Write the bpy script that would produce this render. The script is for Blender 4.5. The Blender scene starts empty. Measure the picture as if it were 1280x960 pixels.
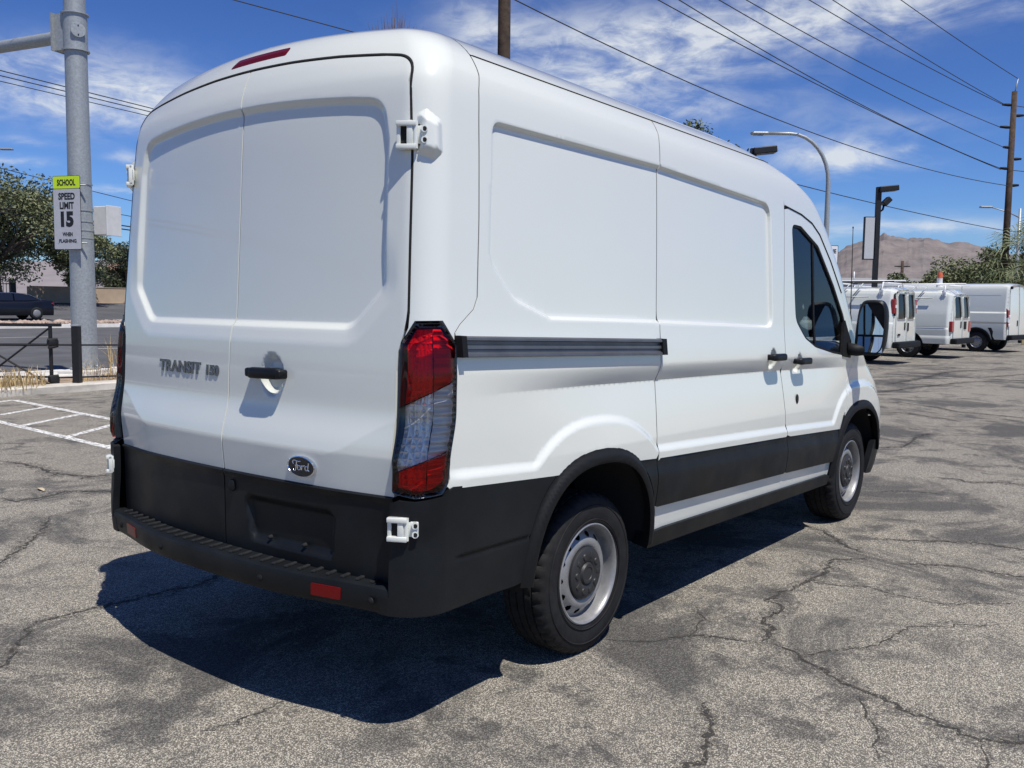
import bpy, bmesh, math, random
import numpy as np
from mathutils import Vector, Matrix, noise
from mathutils.geometry import delaunay_2d_cdt
PI = math.pi
R = math.radians
random.seed(7)
scene = bpy.context.scene
COL = scene.collection

# ------------------------------------------------------------------ camera
cam_d = bpy.data.cameras.new('camera')
cam = bpy.data.objects.new('camera', cam_d)
COL.objects.link(cam)
cam_d.sensor_width = 36.0
cam_d.lens = 36.0 * 1142.6 / 1280.0
cam_d.clip_start = 0.05
cam_d.clip_end = 30000
_y, _p, _r = R(38.419), R(-5.034), R(0.650)
_f = Vector((math.cos(_p) * math.cos(_y), math.cos(_p) * math.sin(_y), math.sin(_p)))
_rt = _f.cross(Vector((0, 0, 1))).normalized()
_up = _rt.cross(_f)
_r2 = _rt * math.cos(_r) + _up * math.sin(_r)
_u2 = -_rt * math.sin(_r) + _up * math.cos(_r)
_m = Matrix((_r2, _u2, -_f)).transposed().to_4x4()
_m.translation = Vector((-3.2564, -3.0905, 1.5147))
cam.matrix_world = _m
scene.camera = cam

# ------------------------------------------------------------------ sky and sun
SUN = Vector((-0.145, -0.455, 1.0)).normalized()      # direction towards the sun
elev = math.asin(SUN.z)
world = bpy.data.worlds.new('World')
scene.world = world
world.use_nodes = True
wn, wl = world.node_tree.nodes, world.node_tree.links
wn.clear()
w_out = wn.new('ShaderNodeOutputWorld')
w_bg = wn.new('ShaderNodeBackground')
w_sky = wn.new('ShaderNodeTexSky')
w_sky.sky_type = 'NISHITA'
w_sky.sun_disc = False
w_sky.sun_elevation = elev
w_sky.sun_rotation = math.atan2(SUN.x, SUN.y)
w_sky.altitude = 600
w_sky.air_density = 1.0
w_sky.dust_density = 0.4
w_sky.ozone_density = 2.2
w_bg.inputs['Strength'].default_value = 0.079
def wnode(t, **kw):
    n = wn.new(t)
    for k, v in kw.items():
        setattr(n, k, v)
    return n
def wmath(op, a, b=None, c=None, clamp=False):
    n = wn.new('ShaderNodeMath'); n.operation = op; n.use_clamp = clamp
    for i, v in enumerate((a, b, c)):
        if v is None: continue
        if isinstance(v, (int, float)): n.inputs[i].default_value = v
        else: wl.new(v, n.inputs[i])
    return n.outputs[0]
CLOUD_BANKS = [(1.106, 0.199, 0.105, 0.030, 1.7), (1.16, 0.125, 0.033, 0.005, 0.75), (1.072, 0.137, 0.019, 0.005, 0.6), (1.073, 0.103, 0.033, 0.004, 0.6), (1.162, 0.146, 0.027, 0.004, 0.3), (0.589, 0.251, 0.157, 0.044, 0.8), (0.394, 0.286, 0.237, 0.025, 1.0), (0.717, 0.293, 0.051, 0.019, 0.5), (0.346, 0.159, 0.071, 0.019, 0.85), (0.279, 0.08, 0.106, 0.009, 0.75), (0.268, 0.158, 0.016, 0.004, 0.5), (0.371, 0.097, 0.047, 0.006, 0.3), (0.488, 0.208, 0.049, 0.016, 0.5)]      # azimuth, elevation, half width, half height (radians), density
def build_clouds():
    # thin cirrus: a handful of banks in the sky dome, broken up by streaky noise, and faint veils elsewhere
    tc = wn.new('ShaderNodeTexCoord')
    sep = wn.new('ShaderNodeSeparateXYZ'); wl.new(tc.outputs['Generated'], sep.inputs[0])
    az = wmath('ARCTAN2', sep.outputs['Y'], sep.outputs['X']); el = wmath('ARCSINE', sep.outputs['Z'])
    cmb = wn.new('ShaderNodeCombineXYZ'); wl.new(az, cmb.inputs[0]); wl.new(el, cmb.inputs[1])
    def noise_at(scale, det, ro, dist, sx, sy, rot, loc):
        mp = wn.new('ShaderNodeMapping'); wl.new(cmb.outputs[0], mp.inputs['Vector'])
        mp.inputs['Scale'].default_value = (sx, sy, 1); mp.inputs['Rotation'].default_value = (0, 0, rot); mp.inputs['Location'].default_value = loc
        t = wn.new('ShaderNodeTexNoise'); t.inputs['Scale'].default_value = scale; t.inputs['Detail'].default_value = det
        t.inputs['Roughness'].default_value = ro; t.inputs['Distortion'].default_value = dist
        wl.new(mp.outputs[0], t.inputs['Vector']); return t.outputs['Fac']
    fine = noise_at(9.0, 10, .60, .6, 1.0, 3.0, R(6), (3, 1, 0))
    wisp = noise_at(26.0, 8, .62, .8, 1.0, 2.2, R(-14), (7, 2, 0))
    big = noise_at(2.2, 4, .5, .3, 1.0, 3.2, R(4), (1, 5, 0))
    tot = wmath('MULTIPLY', wmath('SUBTRACT', big, 0.60, clamp=True), 2.2)
    tot = wmath('MULTIPLY', tot, wmath('MULTIPLY', sep.outputs['Z'], 8.0, clamp=True))
    wob = wmath('MULTIPLY', wmath('SUBTRACT', fine, .5), .10)
    wob2 = wmath('MULTIPLY', wmath('SUBTRACT', big, .5), .05)
    az2 = wmath('ADD', az, wob); el2 = wmath('ADD', wmath('ADD', el, wmath('MULTIPLY', wob, .35)), wob2)
    for a, e, w, h, s_ in CLOUD_BANKS:
        da = wmath('DIVIDE', wmath('SUBTRACT', az2, a), w * .85); de = wmath('DIVIDE', wmath('SUBTRACT', el2, e), h * .95)
        q = wmath('ADD', wmath('MULTIPLY', da, da), wmath('MULTIPLY', de, de))
        tot = wmath('ADD', tot, wmath('MULTIPLY', wmath('EXPONENT', wmath('MULTIPLY', q, -1.0)), s_))
    tex = wmath('ADD', wmath('MULTIPLY', fine, .66), wmath('MULTIPLY', wisp, .34))
    mr = wn.new('ShaderNodeMapRange'); mr.interpolation_type = 'SMOOTHSTEP'; wl.new(tex, mr.inputs['Value'])
    mr.inputs['From Min'].default_value = 0.36; mr.inputs['From Max'].default_value = 0.66
    den = wmath('MULTIPLY', wmath('MINIMUM', wmath('MULTIPLY', tot, 1.25), 1.25), wmath('ADD', wmath('MULTIPLY', mr.outputs[0], .88), .12))
    den = wmath('MINIMUM', den, .88)
    tint = wn.new('ShaderNodeMixRGB'); tint.blend_type = 'MULTIPLY'; tint.inputs['Fac'].default_value = 1
    wl.new(w_sky.outputs[0], tint.inputs['Color1']); tint.inputs['Color2'].default_value = (0.68, 0.84, 1.13, 1)
    vs1 = wn.new('ShaderNodeVectorMath'); vs1.operation = 'SCALE'; wl.new(tint.outputs[0], vs1.inputs[0]); vs1.inputs['Scale'].default_value = 1 / 7.0
    gm_ = wn.new('ShaderNodeGamma'); wl.new(vs1.outputs[0], gm_.inputs['Color']); gm_.inputs['Gamma'].default_value = 1.36
    vs2 = wn.new('ShaderNodeVectorMath'); vs2.operation = 'SCALE'; wl.new(gm_.outputs[0], vs2.inputs[0]); vs2.inputs['Scale'].default_value = 8.3
    mix = wn.new('ShaderNodeMixRGB'); wl.new(den, mix.inputs['Fac'])
    wl.new(vs2.outputs[0], mix.inputs['Color1']); mix.inputs['Color2'].default_value = (8.8, 9.3, 9.9, 1)
    wl.new(mix.outputs[0], w_bg.inputs['Color'])
build_clouds()
wl.new(w_bg.outputs[0], w_out.inputs['Surface'])
sun_d = bpy.data.lights.new('sun', 'SUN')
sun_d.energy = 5.0
sun_d.angle = R(0.53)
sun_d.color = (1.0, 0.955, 0.89)
sun = bpy.data.objects.new('sun', sun_d)
COL.objects.link(sun)
sun.location = SUN * 60
sun.rotation_euler = SUN.to_track_quat('Z', 'Y').to_euler()

scene.view_settings.view_transform = 'Standard'
scene.view_settings.look = 'None'
scene.view_settings.exposure = 0.10
scene.view_settings.gamma = 1.0
scene.view_settings.use_curve_mapping = False
try:
    scene.cycles.max_bounces = 8
    scene.cycles.transparent_max_bounces = 12
except Exception:
    pass

# ------------------------------------------------------------------ materials
MATS = {}
def mat(name, color, rough=0.5, metal=0.0, coat=0.0, spec=0.5, var=0.0, vscale=4.0, bump=0.0, bscale=60.0, rvar=0.0, trans=0.0, ior=1.45, coat_rough=0.05, c2=None):
    if name in MATS: return MATS[name]
    m = bpy.data.materials.new(name); m.use_nodes = True
    n, l = m.node_tree.nodes, m.node_tree.links
    b = n['Principled BSDF']
    b.inputs['Base Color'].default_value = (*color, 1)
    b.inputs['Roughness'].default_value = rough
    b.inputs['Metallic'].default_value = metal
    b.inputs['Coat Weight'].default_value = coat
    b.inputs['Coat Roughness'].default_value = coat_rough
    b.inputs['Specular IOR Level'].default_value = spec
    b.inputs['Transmission Weight'].default_value = trans
    b.inputs['IOR'].default_value = ior
    tc = n.new('ShaderNodeTexCoord')
    if var > 0 or c2:
        nz = n.new('ShaderNodeTexNoise'); nz.inputs['Scale'].default_value = vscale
        nz.inputs['Detail'].default_value = 8; nz.inputs['Roughness'].default_value = 0.65
        l.new(tc.outputs['Object'], nz.inputs['Vector'])
        mr = n.new('ShaderNodeMapRange'); mr.inputs['From Min'].default_value = 0.35; mr.inputs['From Max'].default_value = 0.65
        l.new(nz.outputs['Fac'], mr.inputs['Value'])
        mx = n.new('ShaderNodeMixRGB')
        l.new(mr.outputs[0], mx.inputs['Fac'])
        if c2:
            mx.inputs['Color1'].default_value = (*color, 1); mx.inputs['Color2'].default_value = (*c2, 1)
        else:
            mx.inputs['Color1'].default_value = (*[c * (1 - var) for c in color], 1)
            mx.inputs['Color2'].default_value = (*[min(1, c * (1 + var)) for c in color], 1)
        l.new(mx.outputs[0], b.inputs['Base Color'])
    if rvar > 0:
        nz2 = n.new('ShaderNodeTexNoise'); nz2.inputs['Scale'].default_value = vscale * 1.7
        nz2.inputs['Detail'].default_value = 6
        l.new(tc.outputs['Object'], nz2.inputs['Vector'])
        mr2 = n.new('ShaderNodeMapRange')
        mr2.inputs['From Min'].default_value = 0.3; mr2.inputs['From Max'].default_value = 0.7
        mr2.inputs['To Min'].default_value = max(0, rough - rvar); mr2.inputs['To Max'].default_value = min(1, rough + rvar)
        l.new(nz2.outputs['Fac'], mr2.inputs['Value']); l.new(mr2.outputs[0], b.inputs['Roughness'])
    if bump > 0:
        nb = n.new('ShaderNodeTexNoise'); nb.inputs['Scale'].default_value = bscale; nb.inputs['Detail'].default_value = 0 if 1 < bscale < 10 else 4
        l.new(tc.outputs['Object'], nb.inputs['Vector'])
        bp = n.new('ShaderNodeBump'); bp.inputs['Strength'].default_value = bump; bp.inputs['Distance'].default_value = 0.01
        l.new(nb.outputs['Fac'], bp.inputs['Height']); l.new(bp.outputs[0], b.inputs['Normal'])
    MATS[name] = m
    return m
M_white = mat('white_paint', (0.68, 0.70, 0.64), 0.20, coat=1.0, coat_rough=0.035, bump=0.10, bscale=3.2)
M_black = mat('black_plastic', (0.0080, 0.0095, 0.0110), 0.46, spec=0.28, var=0.35, vscale=3.2, rvar=0.10, bump=0.08, bscale=420)
M_blackdull = mat('dull_black_plastic', (0.009, 0.0095, 0.010), 0.6, spec=0.25, bump=0.1, bscale=300)
M_void = mat('dark_underbody', (0.012, 0.012, 0.012), 0.9)
M_tyre = mat('tyre_rubber', (0.014, 0.014, 0.0145), 0.75, spec=0.3, var=0.3, vscale=14, bump=0.12, bscale=160)
M_steel = mat('painted_steel_wheel', (0.29, 0.29, 0.288), 0.42, metal=0.45, var=0.10, vscale=20, rvar=0.1)
M_cap = mat('hub_cap_plastic', (0.026, 0.026, 0.027), 0.5, bump=0.08, bscale=200)
M_chrome = mat('chrome', (0.75, 0.76, 0.78), 0.12, metal=1.0)
M_rail = mat('rail_metal', (0.17, 0.175, 0.18), 0.42, metal=0.7, var=0.12, vscale=9)
M_letter = mat('chrome_dark_reflection', (0.22, 0.225, 0.235), 0.22, metal=1.0)  # chrome with the dark ground it reflects put into its colour
M_badge = mat('badge_enamel', (0.012, 0.016, 0.022), 0.2, coat=0.6)
M_galv = mat('galvanised_steel', (0.33, 0.355, 0.36), 0.5, metal=0.35, var=0.16, vscale=26, rvar=0.1)
M_red = None

# ------------------------------------------------------------------ mesh helpers
class MB:
    def __init__(s): s.v = []; s.f = []; s.sm = []
    def add(s, verts, faces, smooth=False):
        o = len(s.v); s.v += [tuple(v) for v in verts]
        s.f += [tuple(i + o for i in f) for f in faces]; s.sm += [smooth] * len(faces)
        return s
    def box(s, c, d, rot=None, bev=0.0):
        x, y, z = d[0] / 2, d[1] / 2, d[2] / 2
        if bev <= 0:
            vs = [Vector((a * x, b * y, e * z)) for a in (-1, 1) for b in (-1, 1) for e in (-1, 1)]
            fs = [(0, 1, 3, 2), (4, 6, 7, 5), (0, 4, 5, 1), (2, 3, 7, 6), (0, 2, 6, 4), (1, 5, 7, 3)]
        else:
            bm = bmesh.new(); bmesh.ops.create_cube(bm, size=1.0)
            for v in bm.verts: v.co = Vector((v.co.x * d[0], v.co.y * d[1], v.co.z * d[2]))
            bmesh.ops.bevel(bm, geom=bm.edges[:], offset=bev, segments=2, affect='EDGES', profile=0.5)
            bm.verts.index_update()
            vs = [v.co.copy() for v in bm.verts]; fs = [tuple(v.index for v in f.verts) for f in bm.faces]; bm.free()
        if rot is not None: vs = [rot @ v for v in vs]
        c = Vector(c)
        return s.add([v + c for v in vs], fs, False)
    def prism(s, poly, axis, a, b, smooth=False):
        # poly: 2-D points, extruded along axis from a to b
        n = len(poly)
        def P(p, t):
            if axis == 'x': return (t, p[0], p[1])
            if axis == 'y': return (p[0], t, p[1])
            return (p[0], p[1], t)
        vs = [P(p, a) for p in poly] + [P(p, b) for p in poly]
        fs = [tuple(range(n))[::-1], tuple(range(n, 2 * n))] + [(i, (i + 1) % n, n + (i + 1) % n, n + i) for i in range(n)]
        return s.add(vs, fs, smooth)
    def tube(s, pts, r, seg=8, cap=True, smooth=True):
        pts = [Vector(p) for p in pts]; n = len(pts)
        rs = r if isinstance(r, (list, tuple)) else [r] * n
        vs = []; up = None
        for i in range(n):
            t = (pts[min(i + 1, n - 1)] - pts[max(i - 1, 0)]).normalized()
            if up is None:
                up = Vector((0, 0, 1)) if abs(t.z) < 0.9 else Vector((1, 0, 0))
            a = t.cross(up).normalized(); b = a.cross(t).normalized(); up = b
            for k in range(seg):
                w = 2 * PI * k / seg
                vs.append(pts[i] + (a * math.cos(w) + b * math.sin(w)) * rs[i])
        fs = []
        for i in range(n - 1):
            for k in range(seg):
                k2 = (k + 1) % seg
                fs.append((i * seg + k, i * seg + k2, (i + 1) * seg + k2, (i + 1) * seg + k))
        s.add(vs, fs, smooth)
        if cap:
            o = len(s.v) - len(vs)
            s.f.append(tuple(o + k for k in range(seg))[::-1]); s.sm.append(False)
            s.f.append(tuple(o + (n - 1) * seg + k for k in range(seg))); s.sm.append(False)
        return s
    def lathe(s, prof, seg=48, axis='y', c=(0, 0, 0), smooth=True, closed=False):
        # prof: (radius, along-axis)
        vs = []; c = Vector(c)
        for (r, t) in prof:
            for k in range(seg):
                a = 2 * PI * k / seg
                p = (r * math.cos(a), t, r * math.sin(a)) if axis == 'y' else ((r * math.cos(a), r * math.sin(a), t) if axis == 'z' else (t, r * math.cos(a), r * math.sin(a)))
                vs.append(Vector(p) + c)
        n = len(prof); fs = []
        for i in range(n if closed else n - 1):
            j = (i + 1) % n
            for k in range(seg):
                k2 = (k + 1) % seg
                fs.append((i * seg + k, j * seg + k, j * seg + k2, i * seg + k2))
        return s.add(vs, fs, smooth)
    def data(s, name):
        me = bpy.data.meshes.new(name)
        me.from_pydata(s.v, [], s.f)
        me.polygons.foreach_set('use_smooth', s.sm)
        bm = bmesh.new(); bm.from_mesh(me)
        bmesh.ops.recalc_face_normals(bm, faces=bm.faces)
        bm.to_mesh(me); bm.free(); me.update()
        return me
    def build(s, name, m, parent=None, sharp=None):
        me = s.data(name)
        if sharp is not None:
            me.polygons.foreach_set('use_smooth', [True] * len(me.polygons))
            me.set_sharp_from_angle(angle=R(sharp))
        return link(name, me, m, parent)
def link(name, me, m=None, parent=None):
    o = bpy.data.objects.new(name, me)
    if m is not None and me is not None and len(me.materials) == 0: me.materials.append(m)
    COL.objects.link(o)
    if parent is not None: o.parent = parent
    return o
def thing(name, label, cat, loc=(0, 0, 0), rz=0.0, group=None):
    o = bpy.data.objects.new(name, None); COL.objects.link(o)
    o.empty_display_size = 0.2
    o.location = loc; o.rotation_euler = (0, 0, rz)
    return tag(o, label, cat, group)
def tag(o, label, cat, group=None):
    o['label'] = label; o['category'] = cat
    if group: o['group'] = group
    return o
def struct(o, kind='structure'):
    o['kind'] = kind; return o
def copy_part(o, parent, loc=None):
    c = o.copy(); COL.objects.link(c); c.parent = parent
    if loc is not None: c.location = loc
    for ch in o.children: copy_part(ch, c)
    return c
def sstep(a, b, x):
    t = max(0.0, min(1.0, (x - a) / (b - a))); return t * t * (3 - 2 * t)
class Curve1:
    # monotone cubic through (x, y) pairs
    def __init__(s, pts):
        s.x = [p[0] for p in pts]; s.y = [p[1] for p in pts]; n = len(pts)
        d = [(s.y[i + 1] - s.y[i]) / (s.x[i + 1] - s.x[i]) for i in range(n - 1)]
        m = [d[0]] + [0 if d[i - 1] * d[i] <= 0 else 2 * d[i - 1] * d[i] / (d[i - 1] + d[i]) for i in range(1, n - 1)] + [d[-1]]
        s.m = m
    def __call__(s, v):
        x = s.x
        if v <= x[0]: return s.y[0] + s.m[0] * (v - x[0])
        if v >= x[-1]: return s.y[-1] + s.m[-1] * (v - x[-1])
        lo, hi = 0, len(x) - 1
        while hi - lo > 1:
            mid = (lo + hi) // 2
            if x[mid] <= v: lo = mid
            else: hi = mid
        h = x[hi] - x[lo]; t = (v - x[lo]) / h
        return ((1 + 2 * t) * (1 - t) ** 2) * s.y[lo] + t * (1 - t) ** 2 * h * s.m[lo] + t * t * (3 - 2 * t) * s.y[hi] + t * t * (t - 1) * h * s.m[hi]
def pl(pts, v):
    if v <= pts[0][0]: return pts[0][1]
    for (a, b), (c, d) in zip(pts, pts[1:]):
        if v <= c: return b + (d - b) * (v - a) / (c - a)
    return pts[-1][1]
def rounded(poly, rad, seg=6):
    # round the corners of a closed polygon; rad: one radius or a list
    n = len(poly); out = []
    for i in range(n):
        r = rad[i] if isinstance(rad, (list, tuple)) else rad
        p = Vector(poly[i]); a = Vector(poly[i - 1]) - p; b = Vector(poly[(i + 1) % n]) - p
        if r <= 0: out.append(tuple(p)); continue
        la, lb = a.length, b.length; a.normalize(); b.normalize()
        ang = a.angle(b); t = min(r / math.tan(ang / 2) if ang < PI - 1e-3 else 0, la * 0.48, lb * 0.48)
        if t < 1e-5: out.append(tuple(p)); continue
        s0 = p + a * t; s1 = p + b * t
        for k in range(seg + 1):
            u = k / seg
            q = s0 * (1 - u) ** 2 + p * 2 * u * (1 - u) + s1 * u * u
            out.append(tuple(q))
    return out
def sdf_poly(poly, x, y):
    # signed distance, negative inside
    d = 1e9; ins = False; n = len(poly); j = n - 1
    for i in range(n):
        ax, ay = poly[j]; bx, by = poly[i]
        ex, ey = bx - ax, by - ay; wx, wy = x - ax, y - ay
        t = (wx * ex + wy * ey) / (ex * ex + ey * ey + 1e-12); t = 0 if t < 0 else 1 if t > 1 else t
        dx, dy = wx - ex * t, wy - ey * t; q = dx * dx + dy * dy
        if q < d: d = q
        if (ay > y) != (by > y) and x < (bx - ax) * (y - ay) / (by - ay) + ax: ins = not ins
        j = i
    d = math.sqrt(d)
    return -d if ins else d
def resample(poly, h):
    out = []; n = len(poly)
    for i in range(n):
        a = poly[i]; b = poly[(i + 1) % n]
        L = math.hypot(b[0] - a[0], b[1] - a[1])
        if L < 1e-6: continue
        k = max(1, int(math.ceil(L / h)))
        for q in range(k): out.append((a[0] + (b[0] - a[0]) * q / k, a[1] + (b[1] - a[1]) * q / k))
    return out
def inset(poly, d):
    n = len(poly); area = sum(poly[i - 1][0] * poly[i][1] - poly[i][0] * poly[i - 1][1] for i in range(n))
    sg = 1 if area > 0 else -1; out = []
    for i in range(n):
        a = Vector(poly[i - 1]); p = Vector(poly[i]); b = Vector(poly[(i + 1) % n])
        e1 = (p - a); e2 = (b - p)
        if e1.length < 1e-7 or e2.length < 1e-7: out.append(tuple(p)); continue
        e1.normalize(); e2.normalize()
        n1 = Vector((-e1.y, e1.x)) * sg; n2 = Vector((-e2.y, e2.x)) * sg
        nn = n1 + n2
        if nn.length < 1e-4: nn = n1
        nn.normalize(); c = max(0.5, nn.dot(n1))
        out.append(tuple(p + nn * (d / c)))
    return out
def in_poly_np(poly, X, Y):
    ins = np.zeros(X.shape, bool); n = len(poly); j = n - 1
    for i in range(n):
        ax, ay = poly[j]; bx, by = poly[i]
        if ay != by:
            c = ((ay > Y) != (by > Y)) & (X < (bx - ax) * (Y - ay) / (by - ay) + ax)
            ins ^= c
        j = i
    return ins
def bdist_np(B, X, Y):
    d = np.full(X.shape, 1e9)
    for k in range(0, len(B), 64):
        b = np.array(B[k:k + 64])
        q = ((X[..., None] - b[:, 0]) ** 2 + (Y[..., None] - b[:, 1]) ** 2).min(-1)
        d = np.minimum(d, q)
    return np.sqrt(d)
def panel(name, outline, S, m, parent, coarse=4, fine=0.0125, holes=(), flange=0.02, flip=False, tol=6e-5, hb=0.02, lines=()):
    """A stamped panel: outline in the surface's own 2-D coordinates, filled with an adaptive
    triangulation, mapped by S, with a folded flange round its edge."""
    area = sum(outline[i - 1][0] * outline[i][1] - outline[i][0] * outline[i - 1][1] for i in range(len(outline)))
    if area < 0: outline = outline[::-1]
    B = resample(outline, hb)
    Hs = [resample(hh, hb) for hh in holes]
    xs = [p[0] for p in B]; ys = [p[1] for p in B]
    gx = np.arange(min(xs) + fine * 0.5, max(xs), fine); gy = np.arange(min(ys) + fine * 0.5, max(ys), fine)
    X, Y = np.meshgrid(gx, gy, indexing='ij')
    ok = in_poly_np(B, X, Y)
    for hh in Hs: ok &= ~in_poly_np(hh, X, Y)
    dB = bdist_np(B + [p for hh in Hs for p in hh], X, Y)
    ok &= dB > 0.55 * fine
    P = np.zeros(X.shape + (3,))
    need = ok.copy()
    for i in range(X.shape[0]):
        for j in range(X.shape[1]):
            if need[i, j]: P[i, j] = S(X[i, j], Y[i, j])
    cur = np.zeros(X.shape)
    for ax in (0, 1):
        a = np.roll(P, 1, ax); b = np.roll(P, -1, ax)
        v = np.roll(ok, 1, ax) & np.roll(ok, -1, ax) & ok
        c = np.linalg.norm(a + b - 2 * P, axis=-1); c[~v] = 0
        cur = np.maximum(cur, c)
    hot = cur > tol
    for ax in (0, 1): hot = hot | np.roll(hot, 1, ax) | np.roll(hot, -1, ax)
    I, J = np.indices(X.shape)
    keep = ok & (hot | ((I % coarse == 0) & (J % coarse == 0) & (dB > fine * coarse * 0.35)))
    pts = [Vector(p) for p in B]; edges = [(i, (i + 1) % len(B)) for i in range(len(B))]
    loops = [list(range(len(B)))]
    for hh in Hs:
        o = len(pts); pts += [Vector(p) for p in hh]
        edges += [(o + i, o + (i + 1) % len(hh)) for i in range(len(hh))]; loops.append(list(range(o, o + len(hh))))
    L = [p for ln in lines for p in ln]
    if L:
        LX = np.array([p[0] for p in L]); LY = np.array([p[1] for p in L])
        okl = in_poly_np(B, LX, LY)
        for hh in Hs: okl &= ~in_poly_np(hh, LX, LY)
        okl &= bdist_np(B + [p for hh in Hs for p in hh], LX, LY) > 0.45 * fine
        L = [p for p, q in zip(L, okl) if q]
        if L: keep &= bdist_np(L, X, Y) > 0.45 * fine
        pts += [Vector(p) for p in L]
    pts += [Vector((X[i, j], Y[i, j])) for i, j in zip(*np.nonzero(keep))]
    vc, ve, fc, ov, oe, of = delaunay_2d_cdt(pts, edges, [], 1, 1e-6)
    if Hs:
        cen = np.array([[(vc[f[0]][k] + vc[f[1]][k] + vc[f[2]][k]) / 3 for k in (0, 1)] for f in fc])
        bad = np.zeros(len(fc), bool)
        for hh in Hs: bad |= in_poly_np(hh, cen[:, 0], cen[:, 1])
        fc = [f for f, q in zip(fc, bad) if not q]
    e = 0.0025; V = []; N = []
    sg = -1 if flip else 1
    for p in vc:
        V.append(Vector(S(p[0], p[1])))
        da = Vector(S(p[0] + e, p[1])) - Vector(S(p[0] - e, p[1])); db = Vector(S(p[0], p[1] + e)) - Vector(S(p[0], p[1] - e))
        nn = da.cross(db) * sg
        N.append(nn.normalized() if nn.length > 1e-12 else Vector((0, 0, 1)))
    faces = [tuple(f) if not flip else tuple(f)[::-1] for f in fc]
    LN = [N[i] for f in faces for i in f]
    sm = [True] * len(faces)
    if flange > 0:
        # boundary edges of the triangulation
        cnt = {}
        for f in faces:
            for a, b in zip(f, f[1:] + f[:1]): cnt[(a, b)] = 1
        be = [(a, b) for (a, b) in cnt if (b, a) not in cnt]
        idx = {}
        nv = len(V)
        for a, b in be:
            for q in (a, b):
                if q not in idx:
                    idx[q] = len(V); V.append(V[q] - N[q] * flange)
        for a, b in be:
            f = (b, a, idx[a], idx[b]); faces.append(f); sm.append(False)
            nn = (V[a] - V[b]).cross(V[idx[a]] - V[b])
            nn = nn.normalized() if nn.length > 0 else N[a]
            LN += [nn] * 4
    me = bpy.data.meshes.new(name)
    me.from_pydata([tuple(v) for v in V], [], faces)
    me.polygons.foreach_set('use_smooth', [True] * len(faces))
    me.normals_split_custom_set([tuple(x) for x in LN])
    me.update()
    return link(name, me, m, parent)

# ------------------------------------------------------------------ the big van: its shell as one closed surface
# x forward (rear axle at 0), y to the left, z up; S(m, z): m runs from the middle of the rear round the right side to the nose
RAKE = 0.018
W_z = Curve1([(0.30, .955), (0.36, .975), (0.5, .997), (0.7, 1.015), (0.87, 1.021), (1.0, 1.020), (1.19, 1.014), (1.25, 1.013), (1.30, 1.009), (1.45, .993), (1.8, .974), (2.1, .956), (2.25, .944), (2.325, .932), (2.36, .920), (2.40, .898), (2.427, .878), (2.46, .842), (2.50, .775), (2.53, .67), (2.548, .50), (2.556, .2)])
XR_z = Curve1([(0.3, -1.17), (0.5, -1.185), (0.80, -1.187), (0.96, -1.184), (0.985, -1.180), (1.12, -1.150), (1.2, -1.146), (1.31, -1.141), (1.6, -1.122), (1.9, -1.100), (2.2, -1.078), (2.27, -1.068), (2.34, -1.046), (2.40, -1.018), (2.45, -.986), (2.50, -.935), (2.53, -.85), (2.548, -.72), (2.556, -.5)])
XF_z = Curve1([(0.3, 4.20), (0.42, 4.27), (0.6, 4.31), (0.85, 4.28), (1.0, 4.20), (1.12, 4.06), (1.22, 3.88), (1.30, 3.74), (1.36, 3.66), (1.5, 3.56), (1.757, 3.36), (1.875, 3.25), (2.03, 3.09), (2.148, 2.95), (2.237, 2.82), (2.31, 2.68), (2.37, 2.53), (2.42, 2.34), (2.46, 2.14), (2.50, 1.85), (2.53, 1.45), (2.548, .95), (2.556, .5)])
RX_z = Curve1([(0.3, .50), (0.9, .55), (1.2, .50), (1.36, .42), (2.2, .36), (2.45, .40), (2.556, .2)])
RY_z = Curve1([(0.3, .42), (0.9, .45), (1.2, .45), (1.36, .45), (2.2, .40), (2.45, .40), (2.53, .35), (2.556, .1)])
M1, M2, FC, FF = 0.88, 1.08, 0.55, 0.55
_gc = {}
def geo(z):
    k = round(z, 5)
    g = _gc.get(k)
    if g: return g
    W = W_z(z); xr = XR_z(z); r = min(0.125, W * 0.3); b = 0.055
    if z > 2.5: b = 0.055 + (z - 2.5) * 1.5
    yl = W - r
    for _ in range(4):
        p0 = math.atan2(2 * b, yl); yl = W - r + r * math.sin(p0)
    cx = xr + b + r * math.cos(p0); cy = yl - r * math.sin(p0)
    rx = RX_z(z); ry = min(RY_z(z), W * 0.8); fb = 0.07
    xf = XF_z(z) - rx - fb
    g = (W, xr, r, b, yl, p0, cx, cy, rx, ry, fb, xf); _gc[k] = g
    return g
def mx(x, z): return M2 + x - geo(z)[6]
def my(y, z): return M1 * y / geo(z)[4]
def mc(f): return M1 + (M2 - M1) * f                     # f 0..1 through the rear corner
def mfront(f, z):                                        # f 0..1 through the front corner, 1..2 to the middle of the nose
    g = geo(z); me_ = M2 + g[11] - g[6]
    return me_ + FC * min(f, 1) + FF * max(0, f - 1)
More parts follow.
